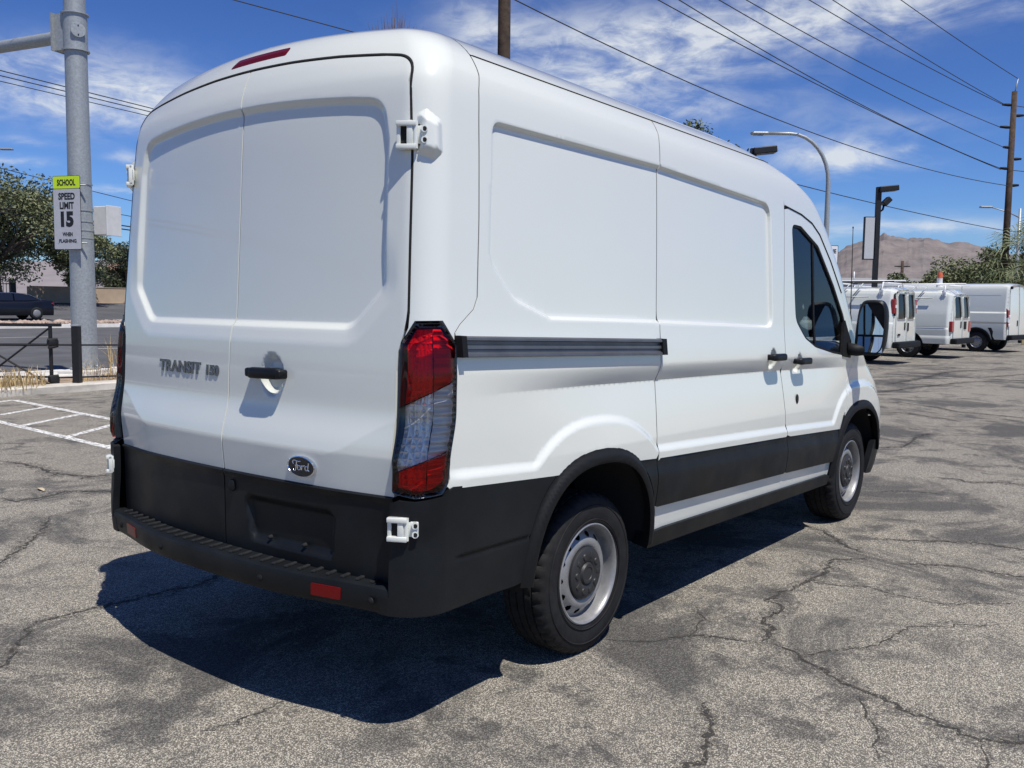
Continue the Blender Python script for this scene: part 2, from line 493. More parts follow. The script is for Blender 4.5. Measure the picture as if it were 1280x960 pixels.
def plan(m, z):
    W, xr, r, b, yl, p0, cx, cy, rx, ry, fb, xf = geo(z)
    if m <= M1:
        u = m / M1
        nx, ny = -yl, 2 * b * u; L = math.hypot(nx, ny)
        return xr + b * u * u, u * yl, nx / L, ny / L
    if m <= M2:
        ph = p0 + (PI / 2 - p0) * (m - M1) / (M2 - M1)
        return cx - r * math.cos(ph), cy + r * math.sin(ph), -math.cos(ph), math.sin(ph)
    mf = M2 + xf - cx
    if m <= mf: return cx + m - M2, W, 0.0, 1.0
    if m <= mf + FC:
        ph = (m - mf) / FC * PI / 2
        nx, ny = math.sin(ph) / rx, math.cos(ph) / ry; L = math.hypot(nx, ny)
        return xf + rx * math.sin(ph), W - ry + ry * math.cos(ph), nx / L, ny / L
    u = max(-0.2, 1 - (m - mf - FC) / FF)
    return xf + rx + fb * (1 - u * u) ** 2, u * (W - ry), 1.0, 0.0
CLAD = [(-1.2, .886), (-.967, .873), (-.389, .845), (.285, .833), (.475, .824), (1.922, .789), (2.878, .758), (4.3, .72)]
def arch_f(x, z, cx, zb, a, bb):                         # <1 inside the arch
    u = abs(x - cx) / a; v = max(0.0, z - zb) / bb
    return (u ** 2.4 + v ** 2.4) ** (1 / 2.4)
AR = (-0.055, 0.40); AF = (3.30, 0.42)
SIDE_REC = rounded([(-.69, 2.155), (.5, 2.166), (1.79, 2.128), (1.795, 1.422), (.49, 1.44), (-.372, 1.446), (-.60, 1.515), (-.735, 1.655)], [.05, 0, .10, .07, 0, .06, .12, .10])
def side_relief(x, z):
    d = 0.0
    # recessed upper panel, deepest under its top edge
    if 1.3 < z < 2.3 and -0.9 < x < 2.0:
        s = sdf_poly(SIDE_REC, x, z)
        if s < 0.0:
            dep = 0.018
            d -= dep * sstep(0, 0.016, -s)
    # waist fold, strongest towards the front
    a = sstep(-.95, .15, x) * (1 - 0.6 * sstep(2.5, 3.0, x))
    if 0.9 < z < 1.27:
        z0 = 1.252 - 0.012 * sstep(1.5, 3, x)
        if z > z0 - .075: g = min(1.0, max(0.0, (z0 - z) / .075)) ** 1.35
        else: g = max(0.0, 1 - (z0 - .075 - z) / 0.26)
        d -= 0.030 * a * g
    # lip over the cladding and round the wheel arches
    dl = z - pl(CLAD, x)
    fr = arch_f(x, z, AR[0], AR[1], .50, .514); ff = arch_f(x, z, AF[0], AF[1], .50, .505)
    da = (fr - 1) * 0.5; db = (ff - 1) * 0.5
    k1 = 1 - sstep(0.020, 0.060, dl)
    k2 = 1 - sstep(0.098, 0.135, da) if x < 1.2 else 1 - sstep(0.098, 0.135, db)
    if x < 1.2: k2 *= 1.0
    d += 0.015 * (k1 + k2 - k1 * k2)
    return d
REC = rounded([(-.02, 2.232)] + [(y, 2.232 - .040 * (y / .74) ** 2) for y in (.12, .24, .36, .48, .60)] + [(.755, 2.186), (.785, 2.05), (.80, 1.545), (.655, 1.402), (-.02, 1.398)], [0] * 6 + [.11, .0, .07, .10, 0])
REC_SYM = [(abs(p[0]), p[1]) for p in REC]
REC_FULL = REC[1:-1] + [(-x, z) for x, z in REC[1:-1]][::-1]
def rear_relief(y, z):
    d = 0.0
    if z > 1.25:
        s = sdf_poly(REC_FULL, y, z)
        dep = 0.028 - 0.010 * sstep(1.4, 2.2, z)
        if s < 0.08:
            if z > 2.1: ramp = 1.0 if s > 0 else 0
            k = sstep(0.020, -0.016, s) if False else 1 - sstep(-0.022, 0.010, s)
            d -= dep * k * (0.65 if s > 0 else 1) if False else dep * k
            if z < 1.75: d -= 0.010 * max(0.0, 1 - max(0, s) / 0.06) * (1 - k) * (1 - sstep(1.55, 1.75, z))
    zc = 0.955 + 0.14 * sstep(.56, .92, y)
    if z < zc + .01:
        d -= 0.11 * max(0.0, zc - z) if z > 0.80 else 0.11 * (zc - 0.80)
    # cup behind the handle
    return d
HANDLE_C = (0.262, 1.218)
def make_S(sgn, off=0.0, relief=True, cup=False):
    def S(m, z):
        am = abs(m)
        x, y, nx, ny = plan(am, z)
        d = off
        if relief:
            if am >= M2 - 0.06: d += side_relief(x, z) * sstep(M2 - 0.06, M2 + .10, am)
            if am <= M1 + 0.1:
                d += rear_relief(y, z) * (1 - sstep(M1 - 0.0, M1 + .1, am))
                if cup and m > 0:
                    q = math.hypot((y - HANDLE_C[0]), (z - HANDLE_C[1]) * 0.82)
                    d -= 0.028 * (1 - sstep(0.042, 0.070, q))
        x += nx * d; y += ny * d
        if m < 0: y = -y
        zw = z - 0.045 * sstep(2.15, 2.45, z) * (y / 0.88) ** 2
        return (x, sgn * y, zw - RAKE * x)
    return S
def arch_pts(c, a, b, t0, t1, n=28):
    o = []
    for i in range(n + 1):
        t = t0 + (t1 - t0) * i / n
        ct, st = math.cos(t), math.sin(t)
        o.append((c[0] + a * math.copysign(abs(ct) ** (2 / 2.4), ct), c[1] + b * abs(st) ** (2 / 2.4)))
    return o
def side_pts(xz): return [(mx(x, z), z) for x, z in xz]
def ring(poly, d, h=0.009): return resample(inset(poly, d) if d else poly, h)
def side_lines():
    L = [side_pts(ring(SIDE_REC, d)) for d in (0.0, .004, .008, .012, .016)]
    for k in (-.008, 0, .012, .03, .05, .068, .073, .077, .085, .10):
        L.append([(mx(x, 1.25 - k), 1.252 - 0.012 * sstep(1.5, 3, x) - k) for x in np.arange(-.7, 3.0, .02)])
    for k in (.018, .03, .04, .05, .062):
        L.append([(mx(x, .85), pl(CLAD, x) + k) for x in np.arange(-.95, 3.0, .015)])
    for k in (.096, .106, .116, .126, .136):
        for c, a, b in ((AR, .50, .514), (AF, .50, .505)):
            q = arch_pts(c, a * (1 + k / .5), b * (1 + k / .5), 0, PI, 90)
            L.append(side_pts([p for p in q if p[1] > .8]))
    return L
def rear_lines():
    L = [[(my(abs(y), z), z) for y, z in ring(REC_FULL, d) if y > -0.01] for d in (-.06, -.010, -.002, .006, .014, .022)]
    for k in (-.006, .006): L.append([(my(y, .95), 0.955 + 0.14 * sstep(.56, .92, y) + k) for y in np.arange(.01, .9, .012)])
    return L
SR = make_S(-1); SL = make_S(1)
def Sx(x, z, off=0.0, sgn=-1, relief=True):               # a point on the flank
    return Vector(make_S(sgn, off, relief)(mx(x, z), z))
def Sy(y, z, off=0.0, relief=True):                       # a point on the rear, signed y (left positive)
    return Vector(make_S(-1 if y < 0 else 1, off, relief)(my(abs(y), z), z))

van = thing('cargo_van', 'large white panel van with dark grey lower cladding and twin blank rear doors', 'van')

DOOR_TOP = [(0.0, 2.392), (.25, 2.391), (.5, 2.386), (.72, 2.376), (.80, 2.367)]
def door_edge_y(z): return pl([(.4, .893), (.85, .890), (1.30, .880), (1.36, .890), (1.41, .910), (1.45, .912), (2.0, .888), (2.2, .868), (2.33, .842), (2.45, .83)], z)
def seg(a, b, n=8): return [(a[0] + (b[0] - a[0]) * i / n, a[1] + (b[1] - a[1]) * i / n) for i in range(n)]
def polyline(pts, n=8):
    o = []
    for a, b in zip(pts, pts[1:]): o += seg(a, b, n)
    return o + [pts[-1]]
WB = 0.832                                                # bottom of the white part of the rear doors
def edge_m(z):
    g = geo(z); y = door_edge_y(z)
    if y <= g[4]: return M1 * y / g[4]
    s = min(1, (y - g[7]) / g[2]); ph = math.asin(s)
    return M1 + (M2 - M1) * (ph - g[5]) / (PI / 2 - g[5])

# rear doors, one each side of the split
def rear_door(sgn):
    S = make_S(sgn, cup=(sgn < 0))
    g = 0.0035
    top = [(my(y, 2.38), z - .008) for y, z in polyline([(g, 2.393), (.25, 2.392), (.5, 2.387), (.72, 2.377)], 4)]
    corner = rounded([(my(.60, 2.38), 2.375), (edge_m(2.36) - .006, 2.360), (edge_m(1.9) - .006, 1.9)], [0, .075, 0], 8)[1:-1]
    right = [(edge_m(z) - .006, z) for z in np.linspace(2.25, WB + .002, 24)]
    bot = [(x, WB + .002 - .0) for x in np.linspace(edge_m(WB) - .02, g, 12)]
    out = top + [c for c in corner if c[0] > top[-1][0]] + right + bot
    d = panel('rear_door', out, S, M_white, van, fine=0.012, lines=rear_lines(), flip=(sgn > 0), flange=.03)
    # lower cladding of the door
    Sc = make_S(sgn, 0.004)
    zb = 0.49
    plate = None
    outc = [(g, WB - .003)] + [(x, WB - .003) for x in np.linspace(.05, edge_m(WB) - .006, 10)] + [(edge_m(z) - .006, z) for z in np.linspace(.8, .60, 6)] + \
           rounded([(edge_m(.6) - .006, .60), (edge_m(.5) - .012, zb), (g, zb)], [0, .05, 0])[1:]
    def Sclad(m, z):
        x, y, zz = Sc(m, z)
        k = 0.010 * sstep(WB - .003, WB - .03, z) if False else 0.0
        yy = abs(y)
        if sgn < 0:      # number plate pocket
            s = sdf_poly(PLATE, yy, z)
            x += 0.022 * (1 - sstep(-0.012, 0.012, s))
        # rolled top edge
        t = (WB - .003 - z)
        if t < .03: x += 0.012 * (1 - t / .03) ** 2 * -0.6
        return (x, y, zz)
    c = panel('lower_cladding', outc, Sclad, M_black, d, fine=0.014, flip=(sgn > 0), flange=.03)
    return d
PLATE = rounded([(.135, .742), (.615, .742), (.60, .585), (.165, .585)], [.03, .03, .03, .03])
door_r = rear_door(-1)
door_l = rear_door(1)

# pillar, corner and rear header panels (one each side)
LT = [(edge_m(1.33) + .009, 1.362), (mc(.30), 1.425), (mc(.80), 1.428), (mx(-.937, 1.36), 1.355), (mx(-.985, .95), .95), (mx(-.993, .90), .888), (mx(-1.02, .855), .853), (mc(.40), .842), (edge_m(.85) + .010, .856)]
def pillar(sgn):
    S0 = make_S(sgn)
    def S(m, z):
        x, y, zz = S0(m, z)
        # shallow press line from the door corner over the header
        return (x, y, zz)
    g = .0035
    dt = [(my(y, 2.38), z + .004) for y, z in polyline([(0, 2.393), (.25, 2.392), (.5, 2.387), (.72, 2.377)], 4)]
    corner = [c for c in rounded([(my(.60, 2.38), 2.387), (edge_m(2.36) + .006, 2.372), (edge_m(1.9) + .005, 1.9)], [0, .085, 0], 8)[1:-1] if c[0] > dt[-1][0]]
    ed = [(edge_m(z) + .005, z) for z in np.linspace(2.22, 1.36, 18)]
    seam = polyline([(-.935, 1.395), (-.905, 1.425), (-.83, 1.478), (-.808, 1.52), (-.785, 1.8), (-.765, 2.15), (-.755, 2.26), (-.738, 2.34), (-.73, 2.427), (-.73, 2.50), (-.74, 2.545)], 3)
    lamp_top = [(edge_m(1.37) + .005, 1.370), (mc(.28), 1.434), (mc(.82), 1.437), (mx(-.94, 1.38), 1.372)]
    out = dt + corner + ed + lamp_top + side_pts([(x - .003, z) for x, z in seam]) + [(M1 * .5, 2.548), (0, 2.548)]
    return panel('rear_corner_panel', out, S, M_white, van, fine=0.016, flip=(sgn > 0), flange=.025)
pillar_r = pillar(-1); pillar_l = pillar(1)
for sgn in (-1, 1):      # rubber seal in the gap round each rear door
    S_ = make_S(sgn, -.0055)
    pts = [(my(y, 2.38), z - .002) for y, z in polyline([(0, 2.393), (.25, 2.392), (.5, 2.387), (.70, 2.378)], 4)]
    pts += [c for c in rounded([(my(.60, 2.38), 2.381), (edge_m(2.36) - .0, 2.366), (edge_m(1.9), 1.9)], [0, .08, 0], 8)[1:-1] if c[0] > pts[-1][0]]
    pts += [(edge_m(z), z) for z in np.linspace(2.2, 1.40, 12)]
    MB().tube([Vector(S_(m, z)) for m, z in pts], .0075, 6).build('door_seal', M_void, door_r if sgn < 0 else door_l)

SLN = side_lines()
def slide_edge(z): return pl([(.40, .412), (.6, .412), (.94, .436), (1.2, .465), (1.455, .481), (2.148, .518), (2.30, .532), (2.385, .552), (2.43, .56)], z)
def front_edge(z): return pl([(.4, 1.985), (.62, 1.98), (1.19, 1.945), (2.12, 1.99), (2.43, 1.99)], z)
TOPL = 2.425
def quarter(sgn, name, xe, relief_S):
    seam = polyline([(-.935, 1.395), (-.905, 1.425), (-.83, 1.478), (-.808, 1.52), (-.785, 1.8), (-.765, 2.15), (-.755, 2.26), (-.738, 2.34), (-.73, TOPL)], 3)
    e = .003
    top = [(x, TOPL) for x in np.linspace(-.72, xe(TOPL) - e, 16)]
    fr = [(xe(z) - e, z) for z in np.linspace(2.40, .84, 40)]
    bt = [(x, pl(CLAD, x) - .006) for x in np.linspace(xe(.8) - .02, -.99, 60)]
    zz = lambda x, z: max(z, AR[1] + .514 * max(0, 1 - (abs(x - AR[0]) / .50) ** 2.4) ** (1 / 2.4) - .01 if abs(x - AR[0]) < .5 else z)
    bt = [(x, zz(x, z)) for x, z in bt]
    if sgn > 0:
        bt = [(x, max(z, AF[1] + .505 * max(0, 1 - (abs(x - AF[0]) / .50) ** 2.4) ** (1 / 2.4) if abs(x - AF[0]) < .5 else z)) for x, z in bt]
    lampside = [(-1.0, .877), (-.987, .90), (-.980, .95), (-.931, 1.36)]
    out = side_pts([(x + e, z) for x, z in seam] + top[1:] + fr + bt + lampside)
    return panel(name, out, relief_S, M_white, van, fine=0.0135, lines=SLN, flip=(sgn > 0))
quarter_r = quarter(-1, 'rear_quarter_panel', slide_edge, SR)
quarter_l = quarter(1, 'side_panel', front_edge, SL)

# sliding door
def sliding():
    e = .004
    a = [(slide_edge(z) + e, z) for z in np.linspace(.81, TOPL, 44)]
    t = [(x, TOPL) for x in np.linspace(slide_edge(TOPL) + .03, front_edge(TOPL) - e, 18)]
    f = [(front_edge(z) - e, z) for z in np.linspace(2.40, .79, 40)]
    b = [(x, pl(CLAD, x) - .006) for x in np.linspace(front_edge(.79) - .02, slide_edge(.8) + .02, 16)]
    return panel('sliding_door', side_pts(a + t + f + b), make_cup_S(-1, [(1.781, 1.245)]), M_white, van, fine=0.0135, lines=SLN)
def make_cup_S(sgn, cups):
    S0 = make_S(sgn)
    def S(m, z):
        x, y, zz = S0(m, z)
        for cx, cz in cups:
            q = math.hypot(x - cx, (z - cz) * 0.8)
            y -= sgn * 0.024 * (1 - sstep(0.028, 0.05, q))
        return (x, y, zz)
    return S
slide_r = sliding()
M_gapshade = mat('seam_shadow_gap', (0.006, 0.006, 0.006), .9)
def seam_shadow(pts, par, sgn=-1): MB().tube([Vector(make_S(sgn, -.0075)(mx(x, z), z)) for x, z in pts], .0062, 5).build('seam_shadow_tube', M_gapshade, par)  # black tube added behind the gap, standing in for the shade of the seam
seam_shadow([(slide_edge(z), z) for z in np.linspace(.62, 2.42, 40)], slide_r)
seam_shadow([(front_edge(z), z) for z in np.linspace(.58, 2.42, 40)], slide_r)
for _s, _p in ((-1, pillar_r), (1, pillar_l)):
    seam_shadow(polyline([(-.93, 1.40), (-.905, 1.425), (-.83, 1.478), (-.808, 1.52), (-.785, 1.8), (-.765, 2.15), (-.755, 2.26), (-.738, 2.34), (-.73, 2.44)], 3), _p, _s)

# front doors with their window openings
DTOP = [(1.997, 2.137), (2.255, 2.112), (2.43, 2.075), (2.56, 2.015), (2.75, 1.86), (2.95, 1.66), (3.10, 1.47), (3.20, 1.30), (3.16, 1.17), (3.03, 1.06), (2.99, .90)]
WIN = rounded([(2.10, 2.045), (2.25, 2.045), (2.54, 1.945), (2.815, 1.705), (2.99, 1.52), (3.10, 1.33), (3.07, 1.235), (2.75, 1.262), (2.44, 1.305), (2.28, 1.36), (2.14, 1.47)], [.05, .08, .1, 0, .1, .04, .04, .2, .1, .12, .1])
def front_door(sgn):
    e = .003
    a = [(front_edge(z) + e, z) for z in np.linspace(.79, 2.12, 36)]
    t = polyline([(x, z) for x, z in DTOP], 4)[1:]
    b = [(x, pl(CLAD, x) - .006) for x in np.linspace(2.89, 2.02, 16)]
    ar = [(2.935, .84), (2.905, .78)]
    d = panel('front_door', side_pts(a + t + ar + b), make_cup_S(sgn, [(2.179, 1.212)]), M_white, van, fine=0.0135, lines=SLN, holes=[side_pts(WIN)], flip=(sgn > 0))
    return d
fdoor_r = front_door(-1); fdoor_l = front_door(1)

# front body: roof sides, pillars beside the windscreen, wings, bonnet, nose
def front_body(sgn):
    S = make_S(sgn)
    lo = [(x, z + .004) for x, z in polyline(DTOP[:8], 4)]
    lo = [(x, z) for x, z in lo]
    up = [(mfront(.36, z), z) for z in np.linspace(1.36, 2.33, 16)]
    head = [(mfront(f, 2.34), 2.34) for f in np.linspace(.5, 2, 10)]
    topl = [(mfront(f, TOPL + .004), TOPL + .004) for f in np.linspace(2, 0, 12)]
    out = [(mx(1.993, 2.141), 2.141)] + side_pts(lo[1:]) + up + head + topl + [(mx(x, TOPL + .004), TOPL + .004) for x in np.linspace(2.1, 1.993, 4)]
    p_ = panel('windscreen_pillar', out, S, M_white, van, fine=0.02, flip=(sgn > 0), flange=.02)
    g2 = .004
    # wing
    lo2 = [(x + g2, z) for x, z in polyline(DTOP[7:], 4)]
    archp = [(max(x, 2.97), z) for x, z in arch_pts(AF, .49, .495, PI * .82, PI * .0, 30)]
    archp = [p for p in archp if p[0] > 2.965]
    wing = side_pts(lo2 + [(2.975, .86)]) + side_pts([p for p in archp if p[1] > .62 or p[0] < 3.3]) + [(mfront(.30, .62), .62), (mfront(.34, .8), .8), (mfront(.38, .95), .95), (mfront(.28, 1.08), 1.08), (mfront(.2, 1.2), 1.2), (mfront(.25, 1.31), 1.31)]
    panel('front_wing', wing, S, M_white, van, fine=0.02, flip=(sgn > 0), flange=.02)
    bon = [(mfront(.26, 1.305), 1.305), (mfront(.21, 1.2), 1.2), (mfront(.29, 1.08), 1.08), (mfront(.5, 1.0), 1.0), (mfront(1, .985), .985), (mfront(2, .985), .985), (mfront(2, 1.33), 1.33), (mfront(1, 1.33), 1.33), (mfront(.6, 1.33), 1.33)]
    panel('bonnet', bon, S, M_white, van, fine=0.025, flip=(sgn > 0), flange=.02)
    hl = [(mfront(.39, .95), .95), (mfront(.36, .78), .78), (mfront(.8, .74), .74), (mfront(1.0, .86), .86), (mfront(1.0, .975), .975), (mfront(.5, .99), .99)]
    panel('headlight', hl, make_S(sgn, .004), M_chrome, van, fine=0.03, flip=(sgn > 0), flange=.02)
    gr = [(mfront(1.03, .97), .97), (mfront(1.03, .70), .70), (mfront(2, .70), .70), (mfront(2, .97), .97)]
    panel('grille', gr, make_S(sgn, .003), M_black, van, fine=0.03, flip=(sgn > 0), flange=.02)
    bp = [(mfront(-.0, .36) - .06, .36), (mfront(0.0, .60) - .03, .60), (mfront(.30, .615), .615), (mfront(.36, .76), .76), (mfront(.8, .72), .72), (mfront(1.0, .69), .69), (mfront(2, .69), .69), (mfront(2, .30), .30), (mfront(1, .30), .30)]
    panel('front_bumper', bp, make_S(sgn, .018, relief=False), M_black, van, fine=0.03, flip=(sgn > 0), flange=.04)
    sc = [(mfront(.40, z), z) for z in np.linspace(1.375, 2.325, 12)] + [(mfront(f, 2.33), 2.33) for f in np.linspace(.6, 2, 6)] + [(mfront(2, 1.35), 1.35), (mfront(1, 1.35), 1.35)]
    panel('windscreen', sc, make_S(sgn, -.004), M_glass, van, fine=0.03, flip=(sgn > 0), flange=0)
M_glass = mat('tinted_glass', (0.012, 0.014, 0.015), 0.03, trans=0.0, coat=1.0, coat_rough=0.02)
def glass_mat(name, tint, alpha):
    m = bpy.data.materials.new(name); m.use_nodes = True
    n, l = m.node_tree.nodes, m.node_tree.links; n.clear()
    o = n.new('ShaderNodeOutputMaterial'); mixn = n.new('ShaderNodeMixShader')
    tr = n.new('ShaderNodeBsdfTransparent'); tr.inputs[0].default_value = (*tint, 1)
    gl = n.new('ShaderNodeBsdfGlossy'); gl.inputs['Roughness'].default_value = 0.02
    fr = n.new('ShaderNodeFresnel'); fr.inputs[0].default_value = 1.5
    l.new(fr.outputs[0], mixn.inputs[0]); l.new(tr.outputs[0], mixn.inputs[1]); l.new(gl.outputs[0], mixn.inputs[2]); l.new(mixn.outputs[0], o.inputs[0])
    MATS[name] = m
    return m
M_clear = glass_mat('window_glass', (0.76, 0.83, 0.80), 1)
M_glass = M_clear
front_body(-1); front_body(1)

# roof: from the drip line up, closed on top
def roof():
    lv = [TOPL + .006, 2.445, 2.465, 2.485, 2.505, 2.52, 2.535, 2.545, 2.552]
    vs = []; rows = []
    for z in lv:
        row = []
        ms = []
        m0 = mx(-.727, min(z, 2.53)) if z < 2.53 else None
        m0 = mx(max(-.727, geo(z)[6] + .01), z)
        mf = mfront(0, z)
        ms = [m0 + (mf - m0) * i / 40 for i in range(40)] + [mfront(2 * i / 24, z) for i in range(25)]
        for m in ms: row.append(SR(m, z))
        for m in ms[::-1][1:]: row.append(SL(m, z))
        rows.append(row)
    mb = MB(); n = len(rows[0])
    vs = [p for r in rows for p in r]
    fs = [(i * n + k, i * n + k + 1, (i + 1) * n + k + 1, (i + 1) * n + k) for i in range(len(rows) - 1) for k in range(n - 1)]
    # close the top: bridge right to left
    o = (len(rows) - 1) * n
    h = n // 2
    for k in range(h):
        a, b, c, d = o + k, o + k + 1, o + n - 2 - k, o + n - 1 - k
        fs.append((a, b, c, d) if b != c else (a, b, d))
    mb.add(vs, fs, True)
    return mb.build('roof', M_white, van, sharp=40)
roof()

# ------------------------------------------------------------------ van: lamps, cladding, bumper
def lens_mat(name, col, metal, sx, sz, strength, rough=0.12):
    m = bpy.data.materials.new(name); m.use_nodes = True
    n, l = m.node_tree.nodes, m.node_tree.links; b = n['Principled BSDF']
    b.inputs['Base Color'].default_value = (*col, 1); b.inputs['Metallic'].default_value = metal
    b.inputs['Roughness'].default_value = rough; b.inputs['Coat Weight'].default_value = 1.0; b.inputs['Coat Roughness'].default_value = 0.02
    tc = n.new('ShaderNodeTexCoord'); mp = n.new('ShaderNodeMapping'); mp.inputs['Scale'].default_value = (sx, sx, sz)
    l.new(tc.outputs['Object'], mp.inputs[0])
    vo = n.new('ShaderNodeTexVoronoi'); vo.distance = 'CHEBYCHEV'; vo.inputs['Randomness'].default_value = 0.25; vo.inputs['Scale'].default_value = 1.0
    l.new(mp.outputs[0], vo.inputs['Vector'])
    bp = n.new('ShaderNodeBump'); bp.inputs['Strength'].default_value = strength; bp.inputs['Distance'].default_value = 0.01
    l.new(vo.outputs['Distance'], bp.inputs['Height']); l.new(bp.outputs[0], b.inputs['Normal'])
    mxr = n.new('ShaderNodeMixRGB'); mxr.blend_type = 'MULTIPLY'; mxr.inputs['Fac'].default_value = 0.55
    cr = n.new('ShaderNodeMapRange'); cr.inputs['To Min'].default_value = 0.25; cr.inputs['To Max'].default_value = 1.3; l.new(vo.outputs['Distance'], cr.inputs['Value'])
    mxr.inputs['Color1'].default_value = (*col, 1); l.new(cr.outputs[0], mxr.inputs['Color2']); l.new(mxr.outputs[0], b.inputs['Base Color'])
    MATS[name] = m
    return m
M_redlens = lens_mat('red_lens', (0.20, 0.002, 0.004), 0.1, 50, 90, 0.5)
M_redside = lens_mat('red_lens_plain', (0.22, 0.003, 0.005), 0.1, 12, 40, 0.2)
M_clearlens = lens_mat('clear_reflector', (0.50, 0.50, 0.52), 0.85, 60, 55, 0.8, 0.16)
M_clearside = lens_mat('clear_lens_plain', (0.26, 0.27, 0.28), 0.5, 6, 32, 0.3, 0.1)
def tinted(name, tint, ior=1.38):
    m = glass_mat(name, tint, 1)
    m.node_tree.nodes['Fresnel'].inputs[0].default_value = ior
    return m
M_redglass = tinted('red_lens_glass', (0.90, 0.014, 0.018)); M_clearglass = tinted('clear_lens_glass', (0.96, 0.94, 0.90))
M_reflA = lens_mat('lamp_reflector', (0.86, 0.85, 0.82), 0.35, 58, 44, 1.0, 0.26)
M_reflB = lens_mat('lamp_ribbed_liner', (0.72, 0.72, 0.72), 0.1, 5, 30, 0.4, 0.4)
def tail_light(sgn):
    fl = sgn > 0
    out = rounded(LT, [.02, .02, .02, .02, 0, .02, .02, .02, .012])
    Sb = {}
    def at_off(m, z, off): return make_S(sgn, off, relief=False)(m, z)
    def Sh(m, z):                                         # dark housing: a rim round a deep well
        s_ = sdf_poly(out, m, z)
        return at_off(m, z, .005 - .042 * sstep(.003, .006, -s_))
    h = panel('tail_light', out, Sh, M_badge, van, fine=0.008, coarse=3, flip=fl, flange=.03)
    def Sl(m, z):                                         # outer lens, gently domed
        s_ = sdf_poly(out, m, z)
        return at_off(m, z, .004 + .012 * sstep(.006, .05, -s_))
    eL = lambda z: edge_m(z) + .0125
    mR = lambda z: mx(-.937 - .048 * (1.36 - z) / .41, z) - .0045
    mid = mc(.62)
    def SrA(m, z):                                        # bowls of the reflectors behind the lens
        q = min(abs(z - 1.27) / .14, abs(z - 1.05) / .10, abs(z - .90) / .05)
        u = (m - (eL(z) + mid) / 2) / .09
        return at_off(m, z, -.026 + .020 * min(1.0, .55 * u * u + .6 * min(1, q) ** 2))
    def SrB(m, z): return at_off(m, z, -.010 + .004 * math.sin(z * 2 * PI / .031))
    panel('reflector', [(eL(1.34) + .004, 1.345), (mc(.30), 1.404), (mid, 1.408), (mid, .866), (mc(.40), .864), (eL(.88) + .004, .874)], SrA, M_reflA, h, fine=.012, coarse=2, flip=fl, flange=0)
    panel('liner', [(mid + .001, 1.408), (mc(.79), 1.409), (mR(1.34) - .002, 1.345), (mR(.96) - .002, .96), (mx(-1.005, .9) - .006, .89), (mid + .001, .868)], SrB, M_reflB, h, fine=.006, coarse=2, flip=fl, flange=0)
    up = [(eL(1.34), 1.345), (mc(.30) + .004, 1.411), (mid, 1.414), (mc(.80) - .004, 1.415), (mR(1.34), 1.348)]
    panel('red_lens', up + [(mR(1.23), 1.236), (mid, 1.203), (eL(1.16), 1.142)], Sl, M_redglass, h, fine=.014, flip=fl, flange=0)
    panel('clear_lens', [(eL(1.14), 1.140), (mid, 1.201), (mR(1.22), 1.234), (mR(1.0), 1.000), (mid, .976), (eL(.93), .922)], Sl, M_clearglass, h, fine=.014, flip=fl, flange=0)
    panel('red_lens', [(eL(.91), .920), (mid, .974), (mR(.99), .998), (mx(-.995, .91) - .008, .905), (mx(-1.018, .875) - .006, .868), (mc(.40), .855), (eL(.87), .866)], Sl, M_redglass, h, fine=.014, flip=fl, flange=0)
    for pts in ([(eL(1.14), 1.141), (mid, 1.202), (mR(1.22), 1.235)], [(eL(.93), .921), (mid, .975), (mR(1.0), .999)]):
        MB().tube([Vector(Sl(m, z)) for m, z in pts], .0022, 5).build('lens_joint', M_badge, h)
    return h
tail_light(-1); tail_light(1)

